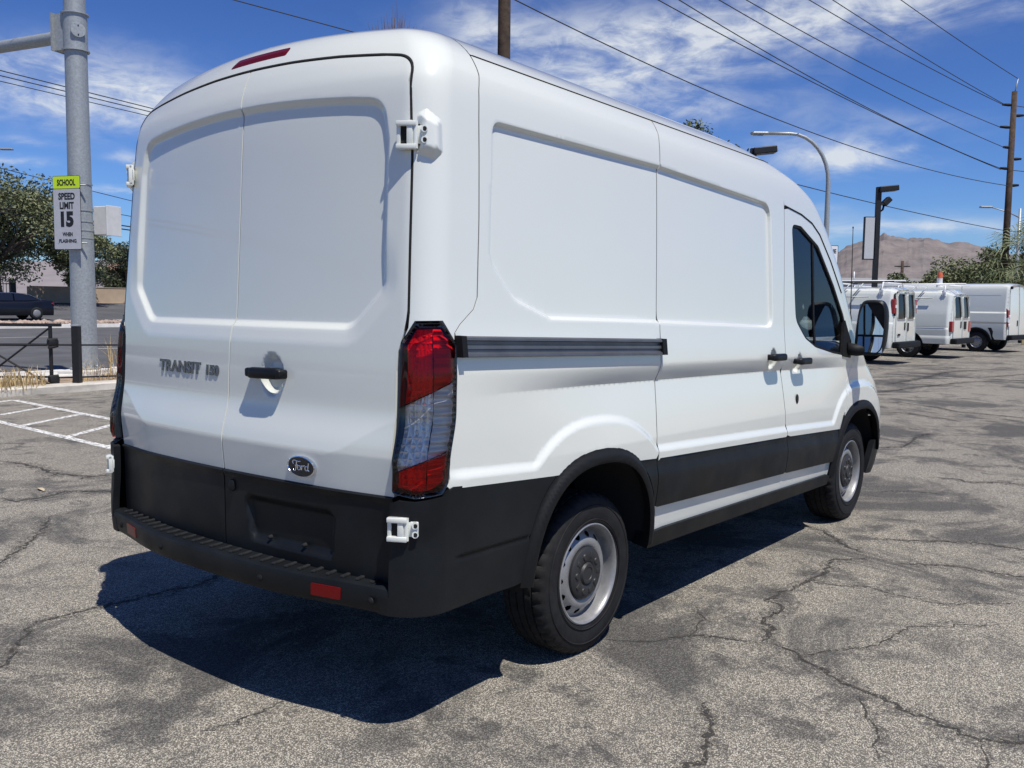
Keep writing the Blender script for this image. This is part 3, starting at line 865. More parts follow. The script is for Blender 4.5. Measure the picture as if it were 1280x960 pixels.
def clad_panels(sgn):
    fl = sgn > 0
    So = make_S(sgn, .010, relief=False)
    def S1(m, z):
        x, y, nx, ny = plan(m, z)
        t = pl(CLAD, x) - z
        off = 0.012 + 0.014 * sstep(.02, .10, t) - 0.010 * sstep(.12, .34, t)
        if t < .012: off -= 0.008 * (1 - t / .012)
        return make_S(sgn, off, relief=False)(m, z)
    bot = lambda x: pl([(.4, .590), (1.98, .560), (2.9, .535)], x)
    if sgn < 0:
        a = [(slide_edge(.7) + .003, z) for z in (.595, .70, .81)] + [(x, pl(CLAD, x)) for x in np.linspace(.44, 1.955, 14)] + [(front_edge(.7) - .003, z) for z in (.77, .66, .566)] + [(x, bot(x)) for x in np.linspace(1.95, .44, 10)]
        panel('lower_cladding', side_pts(a), S1, M_black, slide_r, fine=.02, flip=fl, flange=.015)
        b = [(front_edge(.7) + .003, z) for z in (.566, .66, .77)] + [(x, pl(CLAD, x)) for x in np.linspace(2.0, 2.90, 10)] + [(2.87, .70), (2.845, .62), (2.838, .54)] + [(x, bot(x)) for x in np.linspace(2.8, 2.0, 8)]
        panel('lower_cladding', side_pts(b), S1, M_black, fdoor_r, fine=.02, flip=fl, flange=.015)
        c = [(slide_edge(.7) - .003, z) for z in (.60, .70, .822)] + [(x, pl(CLAD, x)) for x in np.linspace(.39, .27, 4)] + [(.33, .76), (.39, .66), (.405, .60)]
        panel('arch_cladding', side_pts(c), S1, M_black, van, fine=.02, flip=fl, flange=.015)
    else:
        a = [(.40, .60), (.33, .76), (.27, .83)] + [(x, pl(CLAD, x)) for x in np.linspace(.3, 2.9, 20)] + [(2.845, .62), (2.838, .54)] + [(x, bot(x)) for x in np.linspace(2.8, .44, 10)]
        panel('lower_cladding', side_pts(a), S1, M_black, van, fine=.03, flip=fl, flange=.015)
    # painted sill strip and black step below it
    sl = [(.425, .47), (.405, .60)] + [(x, bot(x) + .012) for x in np.linspace(.43, 2.80, 14)] + [(2.815, .53), (2.79, .45)]
    panel('sill', side_pts(sl), make_S(sgn, .002, relief=False), M_white, van, fine=.03, flip=fl, flange=.02)
    st = [(.40, .395), (.42, .468), (.55, .474), (2.75, .455), (2.80, .44), (2.77, .385), (1.6, .388)]
    panel('step_sill', side_pts(st), make_S(sgn, .018, relief=False), M_black, van, fine=.03, flip=fl, flange=.08)
    # wheel arch trims
    for c, a, b, nm in ((AR, .50, .514, 'wheel_arch'), (AF, .50, .505, 'wheel_arch')):
        outer = arch_pts(c, a, b, -.02 if c is AR else 0.18, PI + .02, 48)
        inner = arch_pts(c, a - .062, b - .062, PI + .02, -.02 if c is AR else 0.18, 48)
        if c is AR:
            outer = [(x, z) for x, z in outer]
        def SA(m, z, c=c, a=a, b=b):
            x, y, nx, ny = plan(m, z)
            f = arch_f(x, z, c[0], c[1], a, b)
            off = 0.036 - 0.022 * sstep(.93, 1.0, f) - 0.006 * (1 - sstep(.87, .90, f))
            return make_S(sgn, off, relief=False)(m, z)
        panel(nm, side_pts(outer + inner), SA, M_blackdull, van, fine=.014, flip=fl, flange=.045)
    # rear corner of the bumper and the cladding behind the wheel
    arcl = [p for p in arch_pts(AR, .505, .52, PI * .5, PI, 30) if p[0] < -.36 and p[1] > .44]
    edge = [(edge_m(z) + .008, z) for z in np.linspace(.50, .822, 8)]
    lampb = [(mc(.10), .835), (mc(.40), .832), (mx(-1.02, .845), .845), (mx(-.996, .868), .866)]
    topc = side_pts([(x, pl(CLAD, x)) for x in np.linspace(-.975, -.37, 8)])
    bt = side_pts([(-.60, .44), (-.8, .442), (-.95, .440)]) + [(mc(.8), .438), (mc(.4), .437), (mc(.0), .436), (edge_m(.5) - .03, .436), (edge_m(.5) - .02, .50)]
    def SB(m, z):
        off = 0.014 + 0.012 * (1 - sstep(.50, .70, z)) * (1 - sstep(mx(-.95, .6), mx(-.7, .6), m)) + .004 * (1 - sstep(.6, .75, z))
        ts = z - pl([(-2, .62), (5, .60)], 0)
        if z < .8 and z > .70 and m < mx(-1.02, .75): off -= 0.0
        off += -0.006 * math.exp(-((z - .622) / .006) ** 2) * sstep(mx(-.98, .6), mx(-.93, .6), m)
        return make_S(sgn, off, relief=False)(m, z)
    c = panel('bumper_corner', edge + lampb + topc + side_pts(arcl) + bt, SB, M_black, van, fine=.013, flip=fl, flange=.03)
    return c
bc_r = clad_panels(-1); bc_l = clad_panels(1)

M_rib = mat('tread_highlight', (0.022, 0.023, 0.024), .38, var=.4, vscale=30)  # paler than the bumper: rib highlights are put into the colour
def bumper():
    ms = list(np.linspace(-(M1 + .03), M1 + .03, 60))
    prof = [(-.03, .436), (-.004, .438), (.0, .450), (.0, .512), (-.004, .524), (-.014, .531), (-.10, .533), (-.17, .533)]
    rows = []
    for m in ms:
        d0 = 0.082 - 0.054 * sstep(.35, 1.02, abs(m) / M1)
        rows.append([make_S(-1 if m > 0 else 1, d0 + d, relief=False)(abs(m), z) for d, z in prof])
    mb = MB(); n = len(prof)
    mb.add([p for r in rows for p in r], [(i * n + k, (i + 1) * n + k, (i + 1) * n + k + 1, i * n + k + 1) for i in range(len(rows) - 1) for k in range(n - 1)], True)
    b = mb.build('rear_bumper', M_black, van, sharp=35)
    # raised ribs of the tread
    rib = MB().box((0, 0, 0), (.058, .016, .010), bev=.003).data('step_rib'); rib.materials.append(M_rib)
    for i in range(27):
        m = -.80 + 1.60 * i / 26
        d0 = 0.082 - 0.054 * sstep(.35, 1.02, abs(m) / M1)
        p = Vector(make_S(-1 if m > 0 else 1, d0 - .050, relief=False)(abs(m), .536))
        o = link('step_rib', rib, None, b); o.location = p; o.rotation_euler = (0, 0, R(9) + (0.10 * m))
    # parking sensors and reflectors
    for y in (-.83, -.33, .33, .80):
        m = my(abs(y), .475); d0 = 0.082 - 0.054 * sstep(.35, 1.02, abs(m) / M1)
        if abs(y) > .8: d0 = .040
        p = Vector(make_S(-1 if y < 0 else 1, d0 + .0005, relief=False)(m, .478))
        s = MB().lathe([(.0, -.004), (.009, -.004), (.010, -.001), (.0135, -.001), (.0145, .003)], 20, 'x').build('parking_sensor', M_blackdull, b); s.location = p
    for sg, y0, y1 in ((-1, .575, .70), (1, .60, .715)):
        a, c = my(y0, .48), my(y1, .48)
        def SRf(m, z):
            d0 = 0.082 - 0.054 * sstep(.35, 1.02, m / M1)
            return make_S(sg, d0 + .0025, relief=False)(m, z)
        panel('reflector', rounded([(a, .459), (c, .459), (c, .503), (a, .503)], .006), SRf, mat('bumper_reflector', (.17, .002, .004), .28, spec=.3), b, fine=.02, flip=(sg > 0), flange=.006)
    return b
bumper()

# number plate screws and lamp
for y in (-.27, -.46):
    s = MB().lathe([(.0, -.012), (.006, -.012), (.008, -.002), (.009, .002)], 12, 'x').build('plate_screw', M_void, door_r); s.location = Sy(y, .603, -.008)
hw = MB().box((0, 0, 0), (.02, .032, .045), bev=.008).build('latch_button', M_blackdull, door_r, sharp=40); hw.location = Sy(-.052, .775, .006)
hw.rotation_euler = (0, R(8), 0)

# ------------------------------------------------------------------ van: handles, hinges, rail, badges
def handle(name, parent, pts, r, capr):
    mb = MB(); mb.tube(pts, r, 12)
    return mb.build(name, M_black, parent, sharp=50)
def bar_handle(parent, fn, u0, u1, z0, z1, off, hgt=.024, dep=.016):
    # rounded bar lofted along u between two feet, cross-section a rounded box
    n = 15; rows = []; mb = MB()
    for i in range(n):
        t = i / (n - 1); u = u0 + (u1 - u0) * t; z = z0 + (z1 - z0) * t
        e = min(1, math.sin(PI * min(t, 1 - t) * 5) if min(t, 1 - t) < .1 else 1); e = max(.35, e)
        o = off - .012 * (abs(2 * t - 1) ** 6)
        c = []
        for k in range(12):
            a = 2 * PI * k / 12
            ca, sa = math.cos(a), math.sin(a)
            c.append(tuple(fn(u, z + hgt * e * math.copysign(abs(sa) ** .6, sa), o + dep * e * math.copysign(abs(ca) ** .6, ca))))
        rows.append(c)
    vs = [p for r in rows for p in r]
    fs = [(i * 12 + k, i * 12 + (k + 1) % 12, (i + 1) * 12 + (k + 1) % 12, (i + 1) * 12 + k) for i in range(n - 1) for k in range(12)]
    fs += [tuple(range(12)), tuple(range((n - 1) * 12, n * 12))]
    mb.add(vs, fs, True)
    h = mb.build('door_handle', M_black, parent, sharp=60)
    for uu in (u0 + (u1 - u0) * .08, u0 + (u1 - u0) * .92):
        pass
    return h
bar_handle(door_r, lambda u, z, o: Sy(-u, z, o, relief=False), .150, .352, 1.222, 1.226, .025, hgt=.0215, dep=.020)
for y in (.165, .335):
    MB().box(Sy(-y, 1.224, .018, relief=False), (.045, .032, .034), bev=.008).build('handle_mount', M_black, door_r, sharp=50)
for par, cx, cz in ((slide_r, 1.781, 1.258), (fdoor_r, 2.179, 1.226)):
    bar_handle(par, lambda u, z, o: Sx(u, z, o, relief=False), cx - .098, cx + .098, cz, cz, .034, hgt=.021, dep=.018)
    for dx in (-.08, .08):
        MB().box(Sx(cx + dx, cz, .016, relief=False), (.03, .05, .032), bev=.008).build('handle_mount', M_black, par, sharp=50)
pl_ = MB().lathe([(.0, .003), (.016, .003), (.019, .0), (.019, -.004)], 20, 'y').build('lock_cover', M_void, fdoor_r); pl_.location = Sx(2.153, .994, .004); pl_.scale = (1, -1, 1.6)

def hinge(parent, sgn, z, m0, off, w=.085, hh=.098):
    S0 = make_S(sgn, off, relief=False)
    c = Vector(S0(m0, z)); a = Vector(S0(m0 + .02, z)) - Vector(S0(m0 - .02, z)); a.normalize()
    nrm = Vector((0, 0, 1)).cross(a) * (1 if sgn > 0 else -1); 
    if nrm.x > 0: nrm = -nrm
    rot = Matrix((a, nrm, Vector((0, 0, 1)))).transposed()
    mb = MB()
    k = hh / .098
    mb.box(c + rot @ Vector((-.030 * 1, .008, .036 * k)), (.070, .028, .018), rot, .004)
    mb.box(c + rot @ Vector((-.030, .008, -.040 * k)), (.070, .028, .018), rot, .004)
    mb.box(c + rot @ Vector((-.058, .000, 0)), (.014, .022, .09 * k), rot, .003)
    mb.box(c + rot @ Vector((-.018, .006, 0)), (.022, .024, .094 * k), rot, .004)
    mb.box(c + rot @ Vector((.020, -.002, 0)), (.040, .016, .062 * k), rot, .004)
    mb.box(c + rot @ Vector((-.04, -.008, 0)), (.05, .012, .05 * k), rot, .003)
    h = mb.build('hinge', M_white, parent, sharp=40)
    MB().box(c + rot @ Vector((-.040, -.001, 0)), (.026, .010, .054 * k), rot).build('hinge_shade_plate', M_void, h)  # dark plates stand in for the shade inside the hinge openings
    MB().box(c + rot @ Vector((.006, -.002, 0)), (.016, .014, .070 * k), rot).build('hinge_shade_plate', M_void, h)
    for dz in (.018, -.018):
        b = MB().tube([c + rot @ Vector((.026, -.004, dz * k)), c + rot @ Vector((.033, .017, dz * k))], .0115, 12).build('hinge_bolt', M_white, h, sharp=40)
        MB().tube([c + rot @ Vector((.033, .0160, dz * k)), c + rot @ Vector((.0333, .0178, dz * k))], .0075, 12).build('bolt_socket', M_void, h)
    MB().tube([c + rot @ Vector((-.0, .008, -.046 * k)), c + rot @ Vector((-.0, .008, .046 * k))], .009, 12).build('hinge_pin', M_white, h, sharp=40)
    return h
hinge(door_r, -1, 2.052, edge_m(2.05) + .018, .010)
hinge(door_r, -1, .742, edge_m(.75) + .072, .012, hh=.082)
hinge(door_l, 1, 2.052, edge_m(2.05) + .018, .010)
hinge(door_l, 1, .742, edge_m(.75) + .072, .012, hh=.082)
for sgn in (-1, 1):      # pad on the pillar behind the upper hinge
    So = make_S(sgn)
    e0 = edge_m(2.05)
    def SP(m, z):
        s = sdf_poly(PADP, m, z)
        return make_S(sgn, -.002 + .030 * sstep(0, .045, -s), relief=False)(m, z)
    PADP = rounded([(e0 + .012, 1.985), (e0 + .085, 1.965), (e0 + .125, 1.995), (e0 + .120, 2.11), (e0 + .055, 2.15), (e0 + .012, 2.13)], .02)
    panel('hinge_pad', PADP, SP, M_white, pillar_r if sgn < 0 else pillar_l, fine=.01, flip=(sgn > 0), flange=0)

# guide rail of the sliding door
def rail():
    prof = [(-.004, .036), (.024, .035), (.030, .030), (.030, .022), (.017, .018), (.016, .006), (.022, .003), (.022, -.008), (.016, -.012), (.016, -.022), (.026, -.026), (.028, -.034), (.022, -.037), (-.004, -.037)]
    n = len(prof); xs = np.linspace(-.925, .455, 30); vs = []
    for x in xs:
        zc = 1.350 + (1.333 - 1.350) * (x + .925) / 1.4
        for o, dz in prof: vs.append(tuple(Sx(x, zc + dz, o, relief=False)))
    fs = [(i * n + k, i * n + k + 1, (i + 1) * n + k + 1, (i + 1) * n + k) for i in range(len(xs) - 1) for k in range(n - 1)]
    mb = MB().add(vs, fs + [tuple(range(n)), tuple(range((len(xs) - 1) * n, len(xs) * n))], False)
    r = mb.build('door_rail', M_rail, van)
    for x0, x1 in ((-.938, -.912), (.440, .478)):
        zc = 1.350 + (1.333 - 1.350) * (x0 + .925) / 1.4
        vs = [tuple(Sx(x, zc + dz, o, relief=False)) for x in (x0, x1) for o, dz in ((-.003, .037), (.033, .036), (.033, -.037), (-.003, -.038))]
        MB().add(vs, [(0, 1, 5, 4), (1, 2, 6, 5), (2, 3, 7, 6), (0, 3, 2, 1), (4, 5, 6, 7)]).build('rail_end_cap', M_blackdull, r)
rail()

# drip moulding: a thin black line along the roof edge
for sgn in (-1, 1):
    mb = MB(); pts = [Vector(make_S(sgn, .0005)(mx(x, TOPL), TOPL + .0025)) for x in np.linspace(-.72, 1.985, 40)]
    mb.tube(pts, .0032, 6).build('roof_moulding', M_void, van)
    mb = MB(); pts = [Vector(make_S(sgn, .001)(mx(x, z), z + .004)) for x, z in polyline(DTOP[:6], 6)]
    mb.tube(pts, .0045, 6).build('door_seal', M_void, van)

# high brake lamp
def SBk(m, z):
    return make_S(-1, .006 * sstep(0, .02, -sdf_poly(BRK, m, z)), relief=False)(m, z) if m >= 0 else make_S(1, .006 * sstep(0, .02, -sdf_poly(BRK, m, z)), relief=False)(-m, z)
BRK = rounded([(-.20, 2.425), (.205, 2.43), (.22, 2.468), (-.18, 2.466)], [.02, .012, .016, .012])
M_brk = mat('dark_red_lens', (0.10, 0.004, 0.007), .25, spec=.3)
panel('brake_light', BRK, SBk, M_brk, van, fine=.012, flange=.004)

def text_geo(s, size, depth, align='LEFT', spacing=1.0, bold=0.0):
    cu = bpy.data.curves.new('lettering', 'FONT'); cu.body = s; cu.size = size; cu.extrude = depth / 2
    cu.align_x = align; cu.space_character = spacing; cu.offset = bold; cu.resolution_u = 3
    o = bpy.data.objects.new('lettering', cu); COL.objects.link(o)
    dg = bpy.context.evaluated_depsgraph_get(); dg.update()
    me = bpy.data.meshes.new_from_object(o.evaluated_get(dg))
    bpy.data.objects.remove(o); bpy.data.curves.remove(cu)
    vs = [tuple(v.co) for v in me.vertices]; fs = [tuple(p.vertices) for p in me.polygons]
    bpy.data.meshes.remove(me)
    return vs, fs
vs, fs = text_geo('TRANSIT', .066, .004, spacing=1.02, bold=.0022)
wd = max(v[0] for v in vs) - min(v[0] for v in vs)
k = .33 / wd
MB().add([tuple(Sy(.525 - v[0] * k, 1.195 + v[1], .0020 + v[2], relief=True)) for v in vs], fs).build('model_lettering', M_letter, door_l)
vs, fs = text_geo('150', .060, .004, spacing=.95, bold=.0026)
wd = max(v[0] for v in vs) - min(v[0] for v in vs); k = .088 / wd
MB().add([tuple(Sy(.165 - v[0] * k, 1.196 + v[1] * .92, .0020 + v[2], relief=True)) for v in vs], fs).build('model_lettering', M_letter, door_l)
def badge():
    cy, cz, a, b = -.470, .898, .074, .040
    def SE(u, v, o): return Sy(cy - u, cz + v, o, relief=True)
    rows = []; n = 48
    prof = [(1.0, .000), (1.0, .006), (.97, .011), (.90, .012), (.86, .009), (.855, .007)]
    mb = MB(); vs = []
    for s, o in prof:
        for k in range(n):
            t = 2 * PI * k / n
            vs.append(tuple(SE(a * math.cos(t) * (1 - (1 - s) * .7), b * math.sin(t) * s, o)))
    fs = [(i * n + k, i * n + (k + 1) % n, (i + 1) * n + (k + 1) % n, (i + 1) * n + k) for i in range(len(prof) - 1) for k in range(n)]
    bd = mb.add(vs, fs, True).build('badge', M_chrome, door_r, sharp=50)
    vs = [tuple(SE(a * .90 * math.cos(2 * PI * k / n), b * .86 * math.sin(2 * PI * k / n), .0075)) for k in range(n)]
    MB().add(vs, [tuple(range(n))]).build('badge_field', M_badge, bd)
    # flowing script: strokes in a unit box, u right, v up
    strokes = [
        [(-.62, .18), (-.70, .38), (-.56, .56), (-.30, .52), (-.08, .50), (.02, .58)],
        [(-.32, .52), (-.38, .20), (-.44, -.15), (-.52, -.42), (-.64, -.48), (-.70, -.36)],
        [(-.50, .06), (-.34, .10), (-.22, .12)],
        [(-.14, .10), (-.27, .02), (-.30, -.22), (-.20, -.34), (-.06, -.24), (-.04, -.02), (-.14, .10), (-.02, .06)],
        [(.05, .12), (.08, -.02), (.04, -.32)], [(.08, -.04), (.16, .10), (.26, .12), (.28, .04)],
        [(.60, .06), (.48, .12), (.37, -.02), (.38, -.24), (.48, -.32), (.58, -.18), (.64, .12), (.70, .48)], [(.66, .2), (.60, -.14), (.64, -.32), (.76, -.26)],
    ]
    mb = MB()
    for st in strokes:
        P = []
        m_ = len(st)
        for i in range(m_ - 1):
            p0, p1, p2, p3 = st[max(i - 1, 0)], st[i], st[i + 1], st[min(i + 2, m_ - 1)]
            for q in range(5):
                t = q / 5
                f = lambda j: 0.5 * (2 * p1[j] + (p2[j] - p0[j]) * t + (2 * p0[j] - 5 * p1[j] + 4 * p2[j] - p3[j]) * t * t + (3 * p1[j] - p0[j] - 3 * p2[j] + p3[j]) * t ** 3)
                P.append((f(0), f(1)))
        P.append(st[-1])
        mb.tube([SE(u * a * .80, v * b * .95, .0085) for u, v in P], .0027, 6)
    mb.build('badge_script', M_chrome, bd)
badge()

# ------------------------------------------------------------------ van: wheels
def tyre_mesh(rad=.352, wd=.235, seg=168):
    h = wd / 2
    prof = [(.212, -h * .80), (.225, -h * .92), (.262, -h * 1.0), (.295, -h * .995), (.325, -h * .93), (.341, -h * .84), (.350, -h * .70), (.3515, -h * .56), (.3515, -h * .54), (.343, -h * .53), (.343, -h * .47), (.352, -h * .46), (.352, -h * .20), (.344, -h * .19), (.344, -h * .13), (.3525, -h * .12)]
    prof = prof + [(r, -t) for r, t in prof[::-1]]
    prof = prof[:len(prof)]
    vs = []; n = len(prof)
    for i, (r, t) in enumerate(prof):
        for k in range(seg):
            rr = r
            if k % 4 == 0 and r > .335 and abs(t) > h * .53: rr = r - .0075
            if k % 4 == 2 and r > .35 and abs(t) < h * .47: rr = r - .004
            a = 2 * PI * k / seg + (.03 if abs(t) < h * .3 else 0)
            vs.append((rr * math.cos(a), t, rr * math.sin(a)))
    fs = [(i * seg + k, (i + 1) * seg + k, (i + 1) * seg + (k + 1) % seg, i * seg + (k + 1) % seg) for i in range(n - 1) for k in range(seg)]
    mb = MB().add(vs, fs, True)
    # raised band on the sidewall
    for r0 in (.298, .236):
        mb.lathe([(r0, h * .99), (r0 + .003, h * 1.012), (r0 + .006, h * .99)], 96)
    me = mb.data('tyre'); me.set_sharp_from_angle(angle=R(32)); me.materials.append(M_tyre)
    return me
TYRE = tyre_mesh()
def rim_mesh():
    mb = MB()
    mb.lathe([(.208, .086), (.216, .100), (.2215, .104), (.2215, .110), (.216, .113), (.209, .109), (.204, .097), (.201, .085), (.199, .066), (.197, .052), (.192, .04), (.192, -.09)], 96)
    # dished disc with hand holes
    seg_ = 196
    key = Curve1([(.0, .070), (.105, .074), (.115, .080), (.122, .085), (.137, .087), (.150, .084), (.158, .079), (.167, .072), (.179, .062), (.186, .056), (.191, .053), (.199, .049)])
    rs = [.199, .194] + list(np.linspace(.190, .148, 18)) + [.142, .137, .130, .122, .115, .105, .06, .0]
    vs = [(r * math.cos(2 * PI * k / seg_), key(r), r * math.sin(2 * PI * k / seg_)) for r in rs for k in range(seg_)]
    fs = []
    for i in range(len(rs) - 1):
        rm = (rs[i] + rs[i + 1]) / 2
        for k in range(seg_):
            u = ((k + .5) % 14 - 7) / seg_ * 2 * PI * .168
            if ((rm - .1685) / .0125) ** 2 + (u / .0155) ** 2 < 1: continue
            fs.append((i * seg_ + k, (i + 1) * seg_ + k, (i + 1) * seg_ + (k + 1) % seg_, i * seg_ + (k + 1) % seg_))
    mb.add(vs, fs, True)
    me = mb.data('rim'); me.set_sharp_from_angle(angle=R(38)); me.materials.append(M_steel)
    return me
RIM = rim_mesh()
def cap_mesh():
    mb = MB().lathe([(.114, .080), (.114, .092), (.107, .098), (.085, .101), (.056, .101), (.050, .097), (.047, .101), (.043, .107), (.030, .107), (.028, .104), (.0, .104)], 60)
    for k in range(5):
        a = 2 * PI * k / 5 + .3
        c = Vector((math.cos(a) * .078, 0, math.sin(a) * .078))
        mb.tube([c + Vector((0, .097, 0)), c + Vector((0, .106, 0))], [.017, .013], 10)
        a += PI / 5
        c = Vector((math.cos(a) * .082, .1005, math.sin(a) * .082))
        mb.box(c, (.028, .006, .020), Matrix.Rotation(-a, 3, 'Y'), .002)
    me = mb.data('hub_cap'); me.set_sharp_from_angle(angle=R(40)); me.materials.append(M_cap)
    return me
CAP = cap_mesh()
BACK = MB().lathe([(.19, -.02), (.02, -.02), (.0, -.02)], 40).data('brake_disc'); BACK.materials.append(M_void)
def wheel(parent, x, y, z, sgn, spin):
    w = bpy.data.objects.new('wheel', TYRE); COL.objects.link(w); w.parent = parent
    w.location = (x, y, z); w.rotation_euler = (0, 0, PI if sgn < 0 else 0)
    inner = []
    for me, nm in ((RIM, 'rim'), (CAP, 'hub_cap'), (BACK, 'brake_disc')):
        o = link(nm, me, None, w); o.rotation_euler = (0, spin, 0)
    return w
wheel(van, 0, -.838, .349, -1, .25); wheel(van, 3.3, -.865, .349, -1, 1.1)
wheel(van, 0, .838, .349, 1, .6); wheel(van, 3.3, .865, .349, 1, 2.0)
# underbody, wheel housings, axle
ub = MB(); ub.box((1.55, 0, .47), (4.9, 1.60, .10)); ub.box((-.85, 0, .60), (.5, 1.55, .30)); ub.box((-1.10, 0, .505), (.14, 1.46, .05))  # last box is added, unseen, to block light slipping past the bumper
ub.box((.0, 0, .80), (1.15, 1.20, .5)); ub.box((3.35, 0, .70), (1.3, 1.15, .5)); ub.box((1.7, 0, .50), (2.2, 1.86, .14)); ub.box((-.83, 0, .56), (.4, 1.74, .16))
ub.tube([(0, -.75, .345), (0, .75, .345)], .055, 10); ub.lathe([(.0, -.14), (.10, -.10), (.14, 0), (.10, .10), (.0, .14)], 16, 'y', (0, 0, .345))
ub.tube([(-.9, .35, .42), (-.2, .30, .40), (.5, .25, .42), (1.6, .25, .40)], .045, 8)
ub.build('underbody', M_void, van)
for x0 in (0.0 - .055, 3.3):
    for sg in (-1, 1):
        mb = MB(); pr = arch_pts((x0, .40), .475, .485, 0, PI, 24)
        vs = [(x, sg * y, z - RAKE * x0) for y in (.985, .60) for x, z in pr]; n = len(pr)
        mb.add(vs, [(k, k + 1, n + k + 1, n + k) for k in range(n - 1)] + [tuple(range(n, 2 * n))], True)
        mb.build('wheel_housing', M_void, van)

# ------------------------------------------------------------------ van: cab glass, mirror, interior
M_seat = mat('seat_cloth', (0.09, 0.09, 0.092), 0.85, bump=.2, bscale=300)
M_dash = mat('dash_plastic', (0.07, 0.07, 0.072), 0.6)
M_bulk = mat('interior_panel', (0.35, 0.35, 0.35), 0.8)
for sgn, par in ((-1, fdoor_r), (1, fdoor_l)):
    fl = sgn > 0
    big = inset(WIN, -.012)
    panel('window_glass', side_pts(big), make_S(sgn, -.014, relief=False), M_clear, par, fine=.03, flip=fl, flange=0)
    seal = [side_pts(inset(WIN, .016))]
    panel('window_seal', side_pts(inset(WIN, -.004)), make_S(sgn, -.004, relief=False), M_blackdull, par, fine=.02, holes=seal, flip=fl, flange=.012)
    # division bar of the window, black corner behind the mirror
    dv = [(2.452, 1.965), (2.475, 1.955), (2.478, 1.29), (2.455, 1.30)]
    panel('window_divider', side_pts(dv), make_S(sgn, -.008, relief=False), M_blackdull, par, fine=.02, flip=fl, flange=.01)
    tri = [(3.005, 1.495), (3.11, 1.34), (3.085, 1.225), (2.92, 1.24), (2.94, 1.30), (2.98, 1.40)]
    panel('mirror_sail', side_pts(rounded(tri, .015)), make_S(sgn, .006, relief=False), M_blackdull, par, fine=.02, flip=fl, flange=.03)
def mirror(sgn, par):
    # housing: lofted rounded box, open face to the rear with two glasses
    cx, cy, cz = 3.08, sgn * 1.145, 1.378
    hw, hh = .098, .188
    def outline(s, n=32):
        o = []
        for k in range(n):
            a = 2 * PI * k / n; ca, sa = math.cos(a), math.sin(a)
            e = 2 / 4.2
            yy = hw * s * math.copysign(abs(ca) ** e, ca); zz = hh * s * math.copysign(abs(sa) ** e, sa)
            yy += .010 * zz / hh                      # leans a little
            yy *= 1 - .10 * (zz / hh) * 1.0 if zz > 0 else 1
            o.append((yy, zz))
        return o
    secs = [(-.012, .93), (.0, 1.0), (.05, 1.0), (.10, .90), (.14, .66), (.155, .35)]
    n = 32; vs = []
    for dx, s in secs:
        for yy, zz in outline(s): vs.append((cx + dx, cy - sgn * yy * -1 if sgn > 0 else cy - yy, cz + zz))
    fs = [(i * n + k, i * n + (k + 1) % n, (i + 1) * n + (k + 1) % n, (i + 1) * n + k) for i in range(len(secs) - 1) for k in range(n)]
    fs.append(tuple(range((len(secs) - 1) * n, len(secs) * n)))
    # recess behind the rim
    o = len(vs)
    for dx, s in ((-.012, .90), (.008, .89)):
        for yy, zz in outline(s): vs.append((cx + dx, cy - sgn * yy * -1 if sgn > 0 else cy - yy, cz + zz))
    fs += [(k, (k + 1) % n, o + (k + 1) % n, o + k) for k in range(n)] + [(o + k, o + (k + 1) % n, o + n + (k + 1) % n, o + n + k) for k in range(n)]
    fs.append(tuple(range(o + n, o + 2 * n)))
    h = MB().add(vs, fs, True).build('side_mirror', M_black, par, sharp=40)
    M_mir = mat('mirror_glass', (0.62, 0.67, 0.68), 0.02, metal=1.0)
    for z0, z1, tilt in ((-.045, .160, R(2)), (-.165, -.060, R(6))):
        g = MB().add([(0, -.082, z0), (0, .082, z0), (0, .080, z1), (0, -.080, z1)], [(0, 1, 2, 3)]).build('mirror_glass', M_mir, h)
        g.location = (cx + .004, cy, cz); g.rotation_euler = (0, tilt, sgn * R(-3))
    MB().tube([(3.04, sgn * 1.00, 1.235), (3.08, sgn * 1.06, 1.225), (3.12, sgn * 1.13, 1.23), (3.13, sgn * 1.14, 1.28)], [.045, .042, .040, .036], 10).build('mirror_arm', M_blackdull, h)
    return h
mirror(-1, fdoor_r); mirror(1, fdoor_l)
def seat(y):
    mb = MB()
    mb.box((2.42, y, .86), (.52, .50, .20), Matrix.Rotation(R(-4), 3, 'Y'), .05)
    mb.box((2.17, y, 1.22), (.16, .48, .68), Matrix.Rotation(R(-12), 3, 'Y'), .06)
    mb.box((2.08, y, 1.66), (.11, .27, .20), Matrix.Rotation(R(-8), 3, 'Y'), .05)
    mb.tube([(2.1, y - .06, 1.5), (2.09, y - .06, 1.6)], .008, 6); mb.tube([(2.1, y + .06, 1.5), (2.09, y + .06, 1.6)], .008, 6)
    mb.box((2.4, y, .70), (.4, .36, .22))
    return mb.build('seat', M_seat, van, sharp=50)
seat(-.50); seat(.50)
mb = MB(); mb.box((3.25, 0, 1.12), (.50, 1.72, .30), None, .07); mb.box((3.05, .45, 1.20), (.28, .5, .14), Matrix.Rotation(R(20), 3, 'Y'), .05); mb.box((3.2, 0, .75), (.4, 1.5, .5))
mb.build('dashboard', M_dash, van, sharp=45)
mb = MB(); ring_ = [(Vector((2.86, .50, 1.20)) + Matrix.Rotation(R(-25), 3, 'Y') @ Vector((0, .19 * math.cos(a), .19 * math.sin(a)))) for a in np.linspace(0, 2 * PI, 28)]
mb.tube(ring_, .014, 8, cap=False); mb.box((2.87, .5, 1.20), (.05, .18, .10), None, .02); mb.tube([(2.86, .32, 1.2), (2.86, .68, 1.2)], .012, 6)
mb.build('steering_wheel', M_dash, van, sharp=50)
mb = MB(); mb.box((1.90, 0, 1.35), (.03, 1.78, 1.95)); mb.box((2.6, 0, .62), (1.5, 1.7, .06)); mb.build('bulkhead', M_bulk, van)

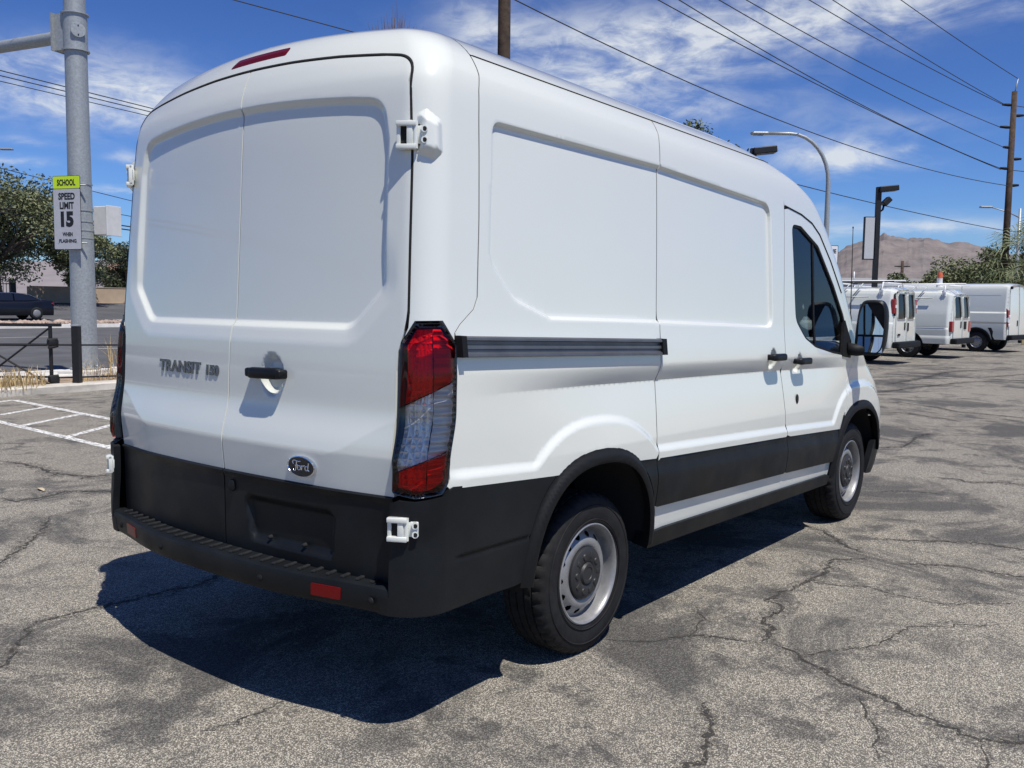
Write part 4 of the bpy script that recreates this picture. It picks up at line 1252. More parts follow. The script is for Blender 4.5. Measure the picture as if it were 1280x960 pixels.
# mast aerial at the foot of the windscreen pillar
mb = MB(); mb.tube([(3.455, -.885, 1.36), (3.455, -.885, 1.43), (3.452, -.885, 1.46)], [.012, .011, .006], 8)
mb.tube([(3.452, -.885, 1.46), (3.447, -.882, 1.80), (3.440, -.880, 2.08)], [.0038, .0030, .0026], 6); mb.tube([(3.440, -.880, 2.078), (3.440, -.880, 2.090)], .005, 6)
mb.build('aerial', M_blackdull, van)

# ------------------------------------------------------------------ ground materials
def asphalt(name, light, dark, patch, scale=1.0, speck=105.0, patch_amt=1.0, bump=0.5):
    m = bpy.data.materials.new(name); m.use_nodes = True
    n, l = m.node_tree.nodes, m.node_tree.links; b = n['Principled BSDF']
    b.inputs['Roughness'].default_value = 0.88; b.inputs['Specular IOR Level'].default_value = 0.25
    tc = n.new('ShaderNodeTexCoord')
    def nz(s, det=6, ro=.6, dist=0.0, vec=None):
        t = n.new('ShaderNodeTexNoise'); t.inputs['Scale'].default_value = s; t.inputs['Detail'].default_value = det
        t.inputs['Roughness'].default_value = ro; t.inputs['Distortion'].default_value = dist
        l.new(vec or tc.outputs['Object'], t.inputs['Vector']); return t.outputs['Fac']
    def rng(v, a, c, lo=0.0, hi=1.0):
        r = n.new('ShaderNodeMapRange'); r.interpolation_type = 'SMOOTHSTEP'; l.new(v, r.inputs['Value'])
        r.inputs['From Min'].default_value = a; r.inputs['From Max'].default_value = c; r.inputs['To Min'].default_value = lo; r.inputs['To Max'].default_value = hi
        return r.outputs[0]
    def mix(f, c1, c2, mode='MIX'):
        x = n.new('ShaderNodeMixRGB'); x.blend_type = mode
        for i, v in ((0, f), (1, c1), (2, c2)):
            if isinstance(v, (float, int)): x.inputs[i].default_value = v
            elif isinstance(v, tuple): x.inputs[i].default_value = (*v, 1)
            else: l.new(v, x.inputs[i])
        return x.outputs[0]
    vo = n.new('ShaderNodeTexVoronoi'); vo.inputs['Scale'].default_value = speck; l.new(tc.outputs['Object'], vo.inputs['Vector'])
    hs = n.new('ShaderNodeSeparateColor'); l.new(vo.outputs['Color'], hs.inputs[0])
    stone = rng(hs.outputs[0], 0.18, 0.92)
    edge = rng(vo.outputs['Distance'], 0.42, 0.66)
    gr = mix(stone, dark, light)
    gr = mix(rng(hs.outputs[1], .90, .99, 0, .6), gr, (0.62, 0.58, 0.52))
    gr = mix(rng(hs.outputs[2], .72, .95, 0, .25), gr, (0.30, 0.22, 0.155))
    gr = mix(edge, gr, tuple(c * .75 for c in dark))
    gr = mix(rng(nz(240, 2), .26, .42, .8, 0), gr, tuple(c * .35 for c in dark))
    clump = rng(nz(48, 3, .6), .34, .66, .78, 1.12); cl_ = n.new('ShaderNodeCombineColor')
    for k_ in (0, 1, 2): l.new(clump, cl_.inputs[k_])
    gr = mix(1.0, gr, cl_.outputs[0], 'MULTIPLY')
    # worn dark binder patches, larger tonal drift, streaks of dirt
    big = rng(nz(0.66, 9, .70, .6), .49, .60)
    mid = rng(nz(3.0, 9, .70, .4), .50, .62, 0, .9)
    pm = n.new('ShaderNodeMath'); pm.operation = 'MULTIPLY'; l.new(big, pm.inputs[0]); pm.inputs[1].default_value = .85 * patch_amt
    pk = n.new('ShaderNodeMath'); pk.operation = 'MULTIPLY'; l.new(mid, pk.inputs[0]); l.new(rng(nz(0.42, 4), .40, .56, 0, .9 * patch_amt), pk.inputs[1])
    tot = n.new('ShaderNodeMath'); tot.operation = 'MAXIMUM'; l.new(pm.outputs[0], tot.inputs[0]); l.new(pk.outputs[0], tot.inputs[1])
    grp = mix(rng(stone, .2, .9, 0, 1), tuple(c * .55 for c in patch), tuple(c * 1.25 for c in patch))
    col = mix(tot.outputs[0], gr, grp)
    mp = n.new('ShaderNodeMapping'); mp.inputs['Scale'].default_value = (.22, 1.6, 1); l.new(tc.outputs['Object'], mp.inputs[0])
    col = mix(rng(nz(1.4, 6, .6, 0, mp.outputs[0]), .5, .72, 0, .34), col, patch)
    col = mix(rng(nz(.17, 5, .55), .30, .70, .0, .22), col, (.62, .60, .58), 'MULTIPLY')
    col = mix(rng(nz(2.1, 5, .6, .8), .60, .75, 0, .22), col, (0.25, 0.21, 0.17))
    l.new(col, b.inputs['Base Color'])
    bm_ = n.new('ShaderNodeBump'); bm_.inputs['Strength'].default_value = bump; bm_.inputs['Distance'].default_value = 0.006
    hh = n.new('ShaderNodeMath'); hh.operation = 'SUBTRACT'; l.new(stone, hh.inputs[0]); l.new(vo.outputs['Distance'], hh.inputs[1])
    l.new(hh.outputs[0], bm_.inputs['Height'])
    bm2 = n.new('ShaderNodeBump'); bm2.inputs['Strength'].default_value = .35; bm2.inputs['Distance'].default_value = .03
    l.new(nz(5, 6), bm2.inputs['Height']); l.new(bm2.outputs[0], bm_.inputs['Normal']); l.new(bm_.outputs[0], b.inputs['Normal'])
    MATS[name] = m
    return m
M_lot = asphalt('lot_asphalt', (0.66, 0.612, 0.505), (0.185, 0.170, 0.143), (0.086, 0.084, 0.080), speck=200.0)
M_road = mat('road_asphalt', (0.083, 0.083, 0.084), 0.9, var=.22, vscale=.6, bump=.3, bscale=50)
M_conc = mat('concrete', (0.50, 0.465, 0.40), 0.85, var=.22, vscale=2.2, bump=.35, bscale=35)
M_concw = mat('pale_concrete', (0.58, 0.56, 0.52), 0.85, var=.15, vscale=1.6, bump=.3, bscale=30)
M_dirt = mat('desert_soil', (0.27, 0.20, 0.14), 0.95, var=.28, vscale=3.0, bump=.5, bscale=30)
M_soil2 = mat('far_soil', (0.30, 0.25, 0.20), 0.95, var=.2, vscale=.05)
M_crack = mat('crack_filler_shade', (0.040, 0.037, 0.032), 0.9, var=.3, vscale=30, bump=.4, bscale=120)  # dark sealer tone that also paints the shade of the crack's depth
def break_up(m, scale, lo, hi):
    n, l = m.node_tree.nodes, m.node_tree.links; b = n['Principled BSDF']
    tc = n.new('ShaderNodeTexCoord'); t = n.new('ShaderNodeTexNoise'); t.inputs['Scale'].default_value = scale; t.inputs['Detail'].default_value = 7; t.inputs['Roughness'].default_value = .75
    l.new(tc.outputs['Object'], t.inputs['Vector']); r = n.new('ShaderNodeMapRange'); r.inputs['From Min'].default_value = lo; r.inputs['From Max'].default_value = hi
    l.new(t.outputs['Fac'], r.inputs['Value']); l.new(r.outputs[0], b.inputs['Alpha'])
break_up(M_crack, 70, .44, .52)

def sheet(name, x0, x1, y0, y1, z, m, z1=None):
    o = MB().add([(x0, y0, z), (x1, y0, z), (x1, y1, z if z1 is None else z1), (x0, y1, z if z1 is None else z1)], [(0, 1, 2, 3)]).build(name, m)
    return struct(o)
ter = MB(); NN = 40
ter.add([(-9000, -9000, -.06), (14000, -9000, -.06), (14000, 11.5, -.06), (-9000, 11.5, -.06)], [(0, 1, 2, 3)])
ter.add([(-9000, 62.0, 1.18), (14000, 62.0, 1.18), (14000, 9000, 1.18), (-9000, 9000, 1.18)], [(0, 1, 2, 3)])
struct(ter.build('ground', M_soil2))
lot = sheet('parking_lot', -40, 44, -40, 11.66, 0.0, M_lot)

# ------------------------------------------------------------------ cracks and painted lines in the lot
def ribbon(pts, w, z, jit=.012, step=.03, seed=0, taper=True):
    rnd = random.Random(seed); P = []
    for a, b in zip(pts, pts[1:]):
        L = math.hypot(b[0] - a[0], b[1] - a[1]); k = max(1, int(L / step))
        for i in range(k): P.append((a[0] + (b[0] - a[0]) * i / k, a[1] + (b[1] - a[1]) * i / k))
    P.append(pts[-1]); Q = []
    for i, (x, y) in enumerate(P):
        e = 0 if i in (0, len(P) - 1) else 1
        Q.append((x + rnd.gauss(0, jit) * e, y + rnd.gauss(0, jit) * e))
    vs = []; n = len(Q)
    for i in range(n):
        a = Q[max(i - 1, 0)]; b = Q[min(i + 1, n - 1)]
        dx, dy = b[0] - a[0], b[1] - a[1]; L = math.hypot(dx, dy) or 1
        ww = w * (.45 + .9 * rnd.random()) * (min(1, i / 4 + .15, (n - 1 - i) / 4 + .15) if taper else 1)
        nx, ny = -dy / L * ww / 2, dx / L * ww / 2
        vs += [(Q[i][0] + nx, Q[i][1] + ny, z), (Q[i][0] - nx, Q[i][1] - ny, z)]
    return vs, [(2 * i, 2 * i + 1, 2 * i + 3, 2 * i + 2) for i in range(n - 1)]
CRACKS = [
    ([(0.18, -.93), (.27, -1.09), (.47, -1.2), (.53, -1.3), (.56, -1.41), (.59, -1.48)], .014),
    ([(.59, -1.48), (.63, -1.55), (.56, -1.68), (.49, -1.77), (.41, -1.89), (.37, -2.0), (.33, -2.11), (.28, -2.18), (.27, -2.26), (.24, -2.34), (.2, -2.46), (.3, -2.59), (.35, -3.1), (.2, -3.6)], .020),
    ([(.6, -1.49), (.75, -1.46), (.88, -1.38), (1.09, -1.38), (1.22, -1.27), (1.47, -1.29), (1.61, -1.3), (1.94, -1.32), (2.14, -1.27), (2.36, -1.43)], .022),
    ([(-.12, -1.58), (-.18, -1.6), (-.31, -1.68), (-.47, -1.74), (-.62, -1.77), (-.95, -1.90)], .022),
    ([(2.9, -.6), (2.87, -.81), (2.85, -.95), (2.57, -1.19), (2.44, -1.37)], .020),
    ([(2.83, -1.29), (3.01, -1.56), (3.19, -1.84), (3.2, -2.11), (3.3, -2.7)], .020),
    ([(2.36, -1.58), (2.5, -1.85), (2.51, -2.04), (2.53, -2.22), (2.4, -2.8)], .020),
    ([(.33, -2.0), (.2, -2.07), (.05, -2.16), (-.16, -2.23)], .008),
    ([(.18, -2.48), (.05, -2.52), (-.2, -2.6)], .008),
    ([(11.87, 1.42), (12.04, 1.03), (11.75, .51), (11.28, .07), (11.29, -.12), (11.1, -1.0)], .04),
    ([(10.41, .97), (10.57, .63), (10.34, .3), (10.25, -.03), (10.01, -.24)], .04),
    ([(6.88, -.09), (7.17, -.3), (7.99, -.21), (8.57, -.22)], .028),
    ([(5.46, -.99), (5.51, -1.18), (5.41, -1.35), (5.63, -1.56), (5.62, -1.72), (5.7, -2.4)], .024),
    ([(4.44, -.83), (4.65, -1.07), (4.71, -1.2), (4.69, -1.29)], .018),
    ([(15.66, 2.29), (17.86, 2.21), (20.31, 2.3), (21.8, 1.81)], .06),
    ([(13.5, 1.9), (15.2, 1.7), (17.5, 1.2), (19.2, .2)], .05),
    ([(17.0, 3.2), (18.4, 2.4), (19.0, 1.3), (21.5, .6)], .05),
    ([(.37, 5.84), (.45, 5.49), (.42, 4.79), (.55, 4.47), (.72, 4.46), (1.1, 4.1)], .035),
    ([(-.31, 4.19), (-.27, 3.96), (.13, 4.06), (.5, 3.6)], .03),
    ([(-1.39, 1.22), (-1.15, 1.22), (-1.02, 1.22), (-.72, 1.2), (-.55, 1.17), (-.2, 1.3)], .02),
    ([(-1.5, -.31), (-1.4, -.36), (-1.16, -.34)], .012),
    ([(-1.9, 1.9), (-1.2, 2.2), (-.6, 2.9), (-.35, 3.3)], .016),
    ([(-2.2, .9), (-1.7, .8), (-1.39, 1.22)], .012),
    ([(.56, -1.68), (.9, -1.9), (1.25, -1.95), (1.6, -2.3)], .007),
    ([(1.61, -1.3), (1.75, -1.6), (1.7, -1.95), (2.0, -2.3)], .008),
    ([(.47, -1.2), (.7, -1.15), (.9, -1.0)], .007),
    ([(3.6, 7.9), (2.9, 6.8), (3.3, 5.4), (2.6, 3.9)], .03),
]
def stain_mat():
    m = bpy.data.materials.new('crack_stain'); m.use_nodes = True
    n, l = m.node_tree.nodes, m.node_tree.links; b = n['Principled BSDF']
    b.inputs['Base Color'].default_value = (.085, .080, .074, 1); b.inputs['Roughness'].default_value = .9
    tc = n.new('ShaderNodeTexCoord'); t = n.new('ShaderNodeTexNoise'); t.inputs['Scale'].default_value = 38; t.inputs['Detail'].default_value = 8; t.inputs['Roughness'].default_value = .75
    l.new(tc.outputs['Object'], t.inputs['Vector'])
    r = n.new('ShaderNodeMapRange'); r.inputs['From Min'].default_value = .46; r.inputs['From Max'].default_value = .66; r.inputs['To Max'].default_value = .8; l.new(t.outputs['Fac'], r.inputs['Value'])
    l.new(r.outputs[0], b.inputs['Alpha'])
    return m
M_stain = stain_mat()
for i, (pts, w) in enumerate(CRACKS):
    vs, fs = ribbon(pts, w * 1.15, .0016 + .00002 * i, jit=.006 + w * .35, step=.03 if w < .03 else .06, seed=i)
    MB().add(vs, fs).build('crack', M_crack, lot)
    vs, fs = ribbon(pts, w * 4.5 + .03, .0007 + .00002 * i, jit=.02, step=.05, seed=i + 50)
    MB().add(vs, fs).build('tar_stain', M_stain, lot)
def worn_paint():
    m = bpy.data.materials.new('worn_white_paint'); m.use_nodes = True
    n, l = m.node_tree.nodes, m.node_tree.links; b = n['Principled BSDF']
    b.inputs['Base Color'].default_value = (.72, .71, .67, 1); b.inputs['Roughness'].default_value = .7
    tc = n.new('ShaderNodeTexCoord'); t = n.new('ShaderNodeTexNoise'); t.inputs['Scale'].default_value = 22; t.inputs['Detail'].default_value = 8; t.inputs['Roughness'].default_value = .7
    l.new(tc.outputs['Object'], t.inputs['Vector'])
    r = n.new('ShaderNodeMapRange'); r.inputs['From Min'].default_value = .40; r.inputs['From Max'].default_value = .53; l.new(t.outputs['Fac'], r.inputs['Value'])
    l.new(r.outputs[0], b.inputs['Alpha'])
    MATS['worn'] = m
    return m
M_paint = worn_paint()
for a, b in (((1.64, 11.3), (1.40, 5.0)), ((2.72, 11.05), (2.44, 5.2)), ((1.83, 9.39), (2.62, 9.87)), ((1.55, 8.14), (2.56, 8.75)), ((1.47, 6.87), (2.46, 7.57)), ((1.40, 5.9), (2.44, 6.5)), ((1.70, 10.55), (2.70, 11.08))):
    vs, fs = ribbon([a, b], .10, .004, jit=.004, step=.25, seed=int(a[1] * 10), taper=False)
    dx, dy = b[0] - a[0], b[1] - a[1]; L = math.hypot(dx, dy); nx, ny = -dy / L * .05, dx / L * .05
    z = .004 if abs(dx) < .5 else .0045
    MB().add([(a[0] + nx, a[1] + ny, z), (a[0] - nx, a[1] - ny, z), (b[0] - nx, b[1] - ny, z), (b[0] + nx, b[1] + ny, z)], [(0, 1, 2, 3)]).build('painted_line', M_paint, lot)
# loose grit and scraps on the lot
gm = MB(); rnd = random.Random(3)
for i in range(900):
    x = rnd.uniform(-2.2, 6); y = rnd.uniform(-3.2, 9)
    s = rnd.uniform(.002, .0055); q = [Vector((rnd.uniform(-1, 1), rnd.uniform(-1, 1), rnd.uniform(0, 1))) * s for _ in range(4)]
    gm.add([(x + v.x, y + v.y, .001 + v.z) for v in q], [(0, 1, 2), (0, 2, 3), (0, 3, 1), (1, 3, 2)])
g = gm.build('grit', mat('grit_stone', (.20, .16, .12), .9, var=.4, vscale=200)); struct(g, 'stuff')
M_leaf_dry = mat('dry_leaf', (0.48, 0.40, 0.26), 0.8)
for i, (x, y) in enumerate(((-.30, 4.62), (.02, 4.25))):
    v = MB(); a = .4 + i; c, s = math.cos(a), math.sin(a)
    prof = [(-.08, 0), (-.04, .018), (.03, .020), (.085, .004), (.03, -.018), (-.04, -.016)]
    v.add([(x + c * u - s * w, y + s * u + c * w, .006 + .02 * abs(w) / .02 * .5) for u, w in prof], [tuple(range(6))])
    tag(v.build('fallen_leaf', M_leaf_dry), ('pale dry leaf on the asphalt beside the bumper shadow' if i == 0 else 'pale dry leaf on the asphalt nearer the hatched lines'), 'leaf', 'dry leaves on the asphalt')

# ------------------------------------------------------------------ verge, road, median on the left
def strip(name, x0, x1, prof, m):      # prof: (y, z) section swept along x
    n = len(prof); rnd = random.Random(len(prof) + int(x1)); xs = np.linspace(x0, x1, 40)
    vs = [(x, y + (rnd.gauss(0, .006) if 0 < i < n - 1 else 0), z + (rnd.gauss(0, .004) if 0 < i < n - 1 else 0)) for x in xs for i, (y, z) in enumerate(prof)]
    return struct(MB().add(vs, [(i * n + k, (i + 1) * n + k, (i + 1) * n + k + 1, i * n + k + 1) for i in range(len(xs) - 1) for k in range(n - 1)]).build(name, m))
strip('kerb', -20, 44, [(11.66, -.05), (11.67, .10), (11.71, .13), (11.98, .13), (12.02, .11), (12.02, -.05)], M_conc)
sheet('verge', -20, 60, 11.99, 13.35, .09, M_dirt)
strip('pavement', -20, 60, [(13.3, 0), (13.31, .13), (14.3, .14), (14.31, .0)], M_concw)
strip('gutter', -20, 80, [(14.3, .03), (14.55, .03), (14.56, .13), (14.75, .14), (14.95, .12), (15.0, -.01), (15.5, -.02)], M_concw)
sheet('road', -300, 400, 15.45, 41.4, -.012, M_road, z1=.10)
for y, z in ((23.5, .031), (32.0, .068)):
    for x in np.arange(-8, 60, 9.0):
        MB().add([(x, y - .06, z), (x + 3, y - .06, z), (x + 3, y + .06, z + .001), (x, y + .06, z + .001)], [(0, 1, 2, 3)]).build('lane_mark', M_concw, bpy.data.objects['road'])
strip('median_kerb', -300, 400, [(41.3, .05), (41.32, .26), (41.6, .27), (41.7, .25), (44.2, .27), (44.5, .26), (44.52, .20)], M_concw)
far_prof = [(44.5, .20), (50, .42), (57, .80), (62.1, 1.20)]
far_road = strip('far_road', -300, 400, far_prof, M_road)
M_rock = mat('median_rock', (0.34, 0.26, 0.21), .9, var=.3, vscale=2)
rk = MB(); rnd = random.Random(5)
for i in range(520):
    x = rnd.uniform(8, 34); y = rnd.uniform(41.7, 44.1); r = rnd.uniform(.07, .20)
    bm = bmesh.new(); bmesh.ops.create_icosphere(bm, subdivisions=1, radius=r)
    q = Vector((rnd.random() * 50, 0, 0)); ro = Matrix.Rotation(rnd.random() * 6, 3, 'Z')
    bm.verts.index_update()
    rk.add([ro @ Vector((v.co.x * 1.2, v.co.y, v.co.z * .7)) * (1 + .35 * noise.noise(v.co * 6 + q)) + Vector((x, y, .27 + r * .3)) for v in bm.verts], [tuple(v.index for v in f.verts) for f in bm.faces])
    bm.free()
struct(rk.build('median_rocks', M_rock), 'stuff')
# dry grass by the kerb
M_straw = mat('straw', (0.46, 0.34, 0.16), .85, var=.3, vscale=9)
def tuft(cx, cy, z, n, r, h, seed, label):
    mb = MB(); rnd = random.Random(seed)
    for i in range(n):
        a = rnd.random() * 6.283; rr = r * math.sqrt(rnd.random()); x, y = cx + rr * math.cos(a) * 1.6, cy + rr * math.sin(a)
        L = h * rnd.uniform(.4, 1); la = rnd.random() * 6.283; le = rnd.uniform(.15, .9) * L; w = .005
        mx_, my_ = x + math.cos(la) * le * .4, y + math.sin(la) * le * .4; ex, ey = x + math.cos(la) * le, y + math.sin(la) * le
        px, py = -math.sin(la) * w, math.cos(la) * w
        mb.add([(x - px, y - py, z), (x + px, y + py, z), (mx_ + px * .8, my_ + py * .8, z + L * .75), (mx_ - px * .8, my_ - py * .8, z + L * .75), (ex, ey, z + L)], [(0, 1, 2, 3), (3, 2, 4)])
    return tag(mb.build('dry_grass', M_straw), label, 'grass')
tuft(2.95, 12.0, .08, 420, .42, .38, 1, 'straw coloured dry grass clump at the foot of the X braced barrier')
tuft(4.75, 12.35, .08, 90, .35, .45, 2, 'sparse dry weeds on the verge beside the black bollard')
tuft(5.6, 13.2, .08, 70, .25, .85, 3, 'tall thin dry weeds beside the signal pole footing')
lt = MB(); rnd = random.Random(11)
for i in range(260):
    x = rnd.uniform(2.2, 7); y = rnd.uniform(12.03, 13.2); s = rnd.uniform(.012, .04); a = rnd.random() * 6
    c, sn = math.cos(a) * s, math.sin(a) * s
    lt.add([(x - c, y - sn, .094), (x + sn * .5, y - c * .5, .10 + s * .3), (x + c, y + sn, .10), (x - sn * .5, y + c * .5, .098)], [(0, 1, 2, 3)])
struct(lt.build('leaf_litter', mat('litter', (.30, .15, .08), .9, c2=(.42, .30, .16), vscale=6)), 'stuff')

# ------------------------------------------------------------------ signal pole, sign, control box
M_blackmetal = mat('black_painted_steel', (0.010, 0.010, 0.011), .5, var=.2, vscale=10)
pole = thing('signal_pole', 'tall galvanised grey signal pole with clamp collar and mast arm', 'pole', (5.12, 13.72, .1))
mb = MB(); mb.lathe([(.225, .10), (.222, .6), (.195, 4.5), (.180, 8.8), (.0, 8.85)], 40, 'z'); mb.build('shaft', M_galv, pole, sharp=40)
mb = MB(); mb.box((0, 0, .0), (.78, .66, .20), Matrix.Rotation(R(38), 3, 'Z'), .015); mb.build('footing', M_concw, pole)
mb = MB(); mb.lathe([(.26, .10), (.26, .135), (.225, .14)], 32, 'z'); mb.build('base_plate', M_galv, pole, sharp=40)
for k in range(4):
    a = k * PI / 2 + .5; mb = MB(); mb.tube([(.245 * math.cos(a), .245 * math.sin(a), .13), (.245 * math.cos(a), .245 * math.sin(a), .19)], .016, 6); mb.build('anchor_bolt', M_galv, pole)
mb = MB(); mb.lathe([(.20, 5.86), (.235, 5.86), (.235, 5.885), (.205, 5.89), (.205, 6.50), (.235, 6.505), (.235, 6.53), (.20, 6.53)], 40, 'z')
rz_ = Matrix.Rotation(R(110), 3, 'Z')
mb.box(rz_ @ Vector((.17, 0, 6.195)), (.34, .30, .64), rz_)
mb.box(rz_ @ Vector((.345, 0, 6.195)), (.03, .42, .66), rz_); mb.build('clamp_collar', M_galv, pole, sharp=40)
mb = MB(); d_ = Vector((-.18, .98, .0)); mb.tube([Vector((-.10, .30, 6.15)), Vector((-.10, .30, 6.15)) + d_ * 3 + Vector((0, 0, .06)), Vector((-.10, .30, 6.15)) + d_ * 9 + Vector((0, 0, .5))], [.115, .105, .08], 16); mb.build('mast_arm', M_galv, pole, sharp=40)
mb = MB(); cdir = Vector((-.25, -.97, 0)).normalized(); cc = Vector((0, 0, 6.2)) + cdir * .20
mb.tube([cc, cc + cdir * .035], .125, 20); mb.build('hand_hole_cover', M_galv, pole, sharp=40)
for zz in (5.86 + .42, 5.86 + .26):
    mb = MB(); mb.tube([Vector((0, 0, zz)) + cdir * .23, Vector((0, 0, zz)) + cdir * .245], .012, 6); mb.build('cover_screw', M_void, pole)
for zz in (3.5, 3.02, 2.82, 2.66, 2.52):
    mb = MB(); mb.lathe([(.212, zz - .012), (.216, zz - .01), (.216, zz + .01), (.212, zz + .012)], 32, 'z'); mb.build('steel_band', M_galv, pole, sharp=40)

def text_obj(s, size, parent, m, to_local, width=None, height=None, depth=.002, bold=0.0, name='lettering'):
    vs, fs = text_geo(s, size, depth, bold=bold)
    x0, x1 = min(v[0] for v in vs), max(v[0] for v in vs); y0, y1 = min(v[1] for v in vs), max(v[1] for v in vs)
    kx = width / (x1 - x0) if width else 1; ky = height / (y1 - y0) if height else 1
    return MB().add([tuple(to_local((v[0] - (x0 + x1) / 2) * kx, (v[1] - (y0 + y1) / 2) * ky, v[2])) for v in vs], fs).build(name, m, parent)
M_signw = mat('sign_white_shaded', (0.42, 0.43, 0.455), .45, var=.05, vscale=6)  # white greyed down: shade on the face is put into the colour
M_signg = mat('sign_yellow_green', (0.52, 0.72, 0.02), .45)
M_ink = mat('sign_ink', (0.012, 0.012, 0.012), .5)
# sign faces towards (-x, -y); width runs along u
u = Vector((.38, -.925, 0)).normalized(); nrm = Vector((-.925, -.38, 0)).normalized()
sg = thing('speed_limit_sign', 'white school speed limit sign with yellow green school header on signal pole', 'sign', (4.845, 13.66, 2.40))
SW, SHT = .60, 1.32
def sl(uu, vv, ww): return u * uu + nrm * ww + Vector((0, 0, vv))
def plate(u0, u1, v0, v1, w0, w1, r, name, m, par):
    poly = rounded([(u0, v0), (u1, v0), (u1, v1), (u0, v1)], r, 4); n = len(poly)
    vs = [tuple(sl(a, b, w0)) for a, b in poly] + [tuple(sl(a, b, w1)) for a, b in poly]
    return MB().add(vs, [tuple(range(n)), tuple(range(n, 2 * n))] + [(k, (k + 1) % n, n + (k + 1) % n, n + k) for k in range(n)]).build(name, m, par)
plate(-SW / 2, SW / 2, 0, SHT, 0, .004, .03, 'sign_border', M_ink, sg)
plate(-SW / 2 + .008, SW / 2 - .008, .008, 1.085, .0035, .006, .025, 'sign_face', M_signw, sg)
plate(-SW / 2 + .008, SW / 2 - .008, 1.095, SHT - .008, .0035, .006, .025, 'school_plate', M_signg, sg)
for s_, v_, w_, h_ in (('SCHOOL', 1.20, .40, .115), ('SPEED', .955, .36, .125), ('LIMIT', .79, .31, .125), ('15', .545, .28, .28), ('WHEN', .275, .22, .07), ('FLASHING', .155, .38, .065)):
    text_obj(s_, .1, sg, M_ink, lambda a, b, c, v_=v_: sl(a, v_ + b, .0075 + c), width=w_, height=h_, bold=.006 if s_ == '15' else .0035)
for vv in (1.16, .12):
    for uu in (-.20, .20): MB().tube([sl(uu, vv, .005), sl(uu, vv, .010)], .007, 6).build('sign_bolt', M_galv, sg)
    MB().tube([sl(-.16, vv - .0, -.03), sl(.34, vv, -.10)], .016, 6).build('sign_bracket', M_galv, sg)
cb = thing('control_box', 'small pale grey control cabinet clamped to the signal pole', 'cabinet', (5.50, 13.50, 2.68))
rb = Matrix.Rotation(R(-72), 3, 'Z')
M_cab = mat('cabinet_paint', (0.60, 0.60, 0.58), .5, var=.06, vscale=8)
MB().box((0, 0, .27), (.30, .34, .52), rb, .012).build('cabinet_body', M_cab, cb)
MB().box(rb @ Vector((.16, 0, .27)), (.02, .36, .55), rb, .006).build('cabinet_door', M_cab, cb)
for zz in (.10, .42): MB().box(rb @ Vector((-.05, .21, zz)), (.10, .10, .05), rb).build('cabinet_bracket', M_galv, cb)

# ------------------------------------------------------------------ black barrier, bollard, cables
bar = thing('steel_barrier', 'black steel barrier panel with crossed braces standing behind the kerb', 'barrier', (3.76, 12.12, .09))
def tb(pts, r, name, par, m=M_blackmetal, seg=8): return MB().tube(pts, r, seg).build(name, m, par, sharp=40)
fd = Vector((-.65, .76, 0)) * 0 + Vector((-1, .92, 0)).normalized()
L_ = 2.4
tb([(0, 0, 0), (0, 0, 1.0)], .032, 'post', bar); tb([fd * L_, fd * L_ + Vector((0, 0, 1.0))], .032, 'post', bar)
MB().box(fd * (L_ / 2 - .06) + Vector((0, 0, .99)), (L_ + .22, .07, .05), Matrix.Rotation(math.atan2(fd.y, fd.x), 3, 'Z'), .006).build('top_rail', M_blackmetal, bar)
tb([Vector((0, 0, .665)), fd * L_ + Vector((0, 0, .665))], .022, 'rail', bar); tb([Vector((0, 0, .14)), fd * L_ + Vector((0, 0, .14))], .018, 'rail', bar)
tb([Vector((0, 0, .95)), fd * 1.15 + Vector((0, 0, .03))], .016, 'brace', bar); tb([fd * 1.15 + Vector((0, 0, .72)), Vector((0, 0, -.01))], .016, 'brace', bar)
tb([fd * 1.15 + Vector((0, 0, 0)), fd * 1.15 + Vector((0, 0, .97))], .022, 'post', bar)
for z in (.70, .10):
    mb = MB(); mb.box((.02, -.03, z), (.16, .11, .10), None, .02); mb.tube([(-.06, -.06, z - .08), (.09, -.05, z - .05)], .028, 8); mb.tube([(-.07, -.05, z + .05), (.08, -.07, z + .06)], .022, 8)
    mb.build('clamp', M_blackmetal, bar, sharp=40)
bol = thing('bollard', 'black square steel bollard with pale cap in front of the signal pole', 'bollard', (4.06, 11.86, .09))
MB().box((0, 0, .48), (.115, .115, .98), Matrix.Rotation(R(35), 3, 'Z'), .006).build('post', M_blackmetal, bol)
MB().box((0, 0, .985), (.125, .125, .025), Matrix.Rotation(R(35), 3, 'Z'), .005).build('cap', M_galv, bol)
for z0, z1, w in ((.755, .745, 'upper'), (.215, .235, 'lower')):
    P0 = Vector((3.78, 12.08, z0)); P1 = Vector((9.2, 11.95, z1))
    pts = [P0.lerp(P1, t) - Vector((0, 0, .05 * math.sin(PI * t))) for t in np.linspace(0, 1, 16)]
    tag(tb(pts, .014, 'barrier_cable', None), w + ' black cable stretched from the barrier post past the bollard', 'cable', None)

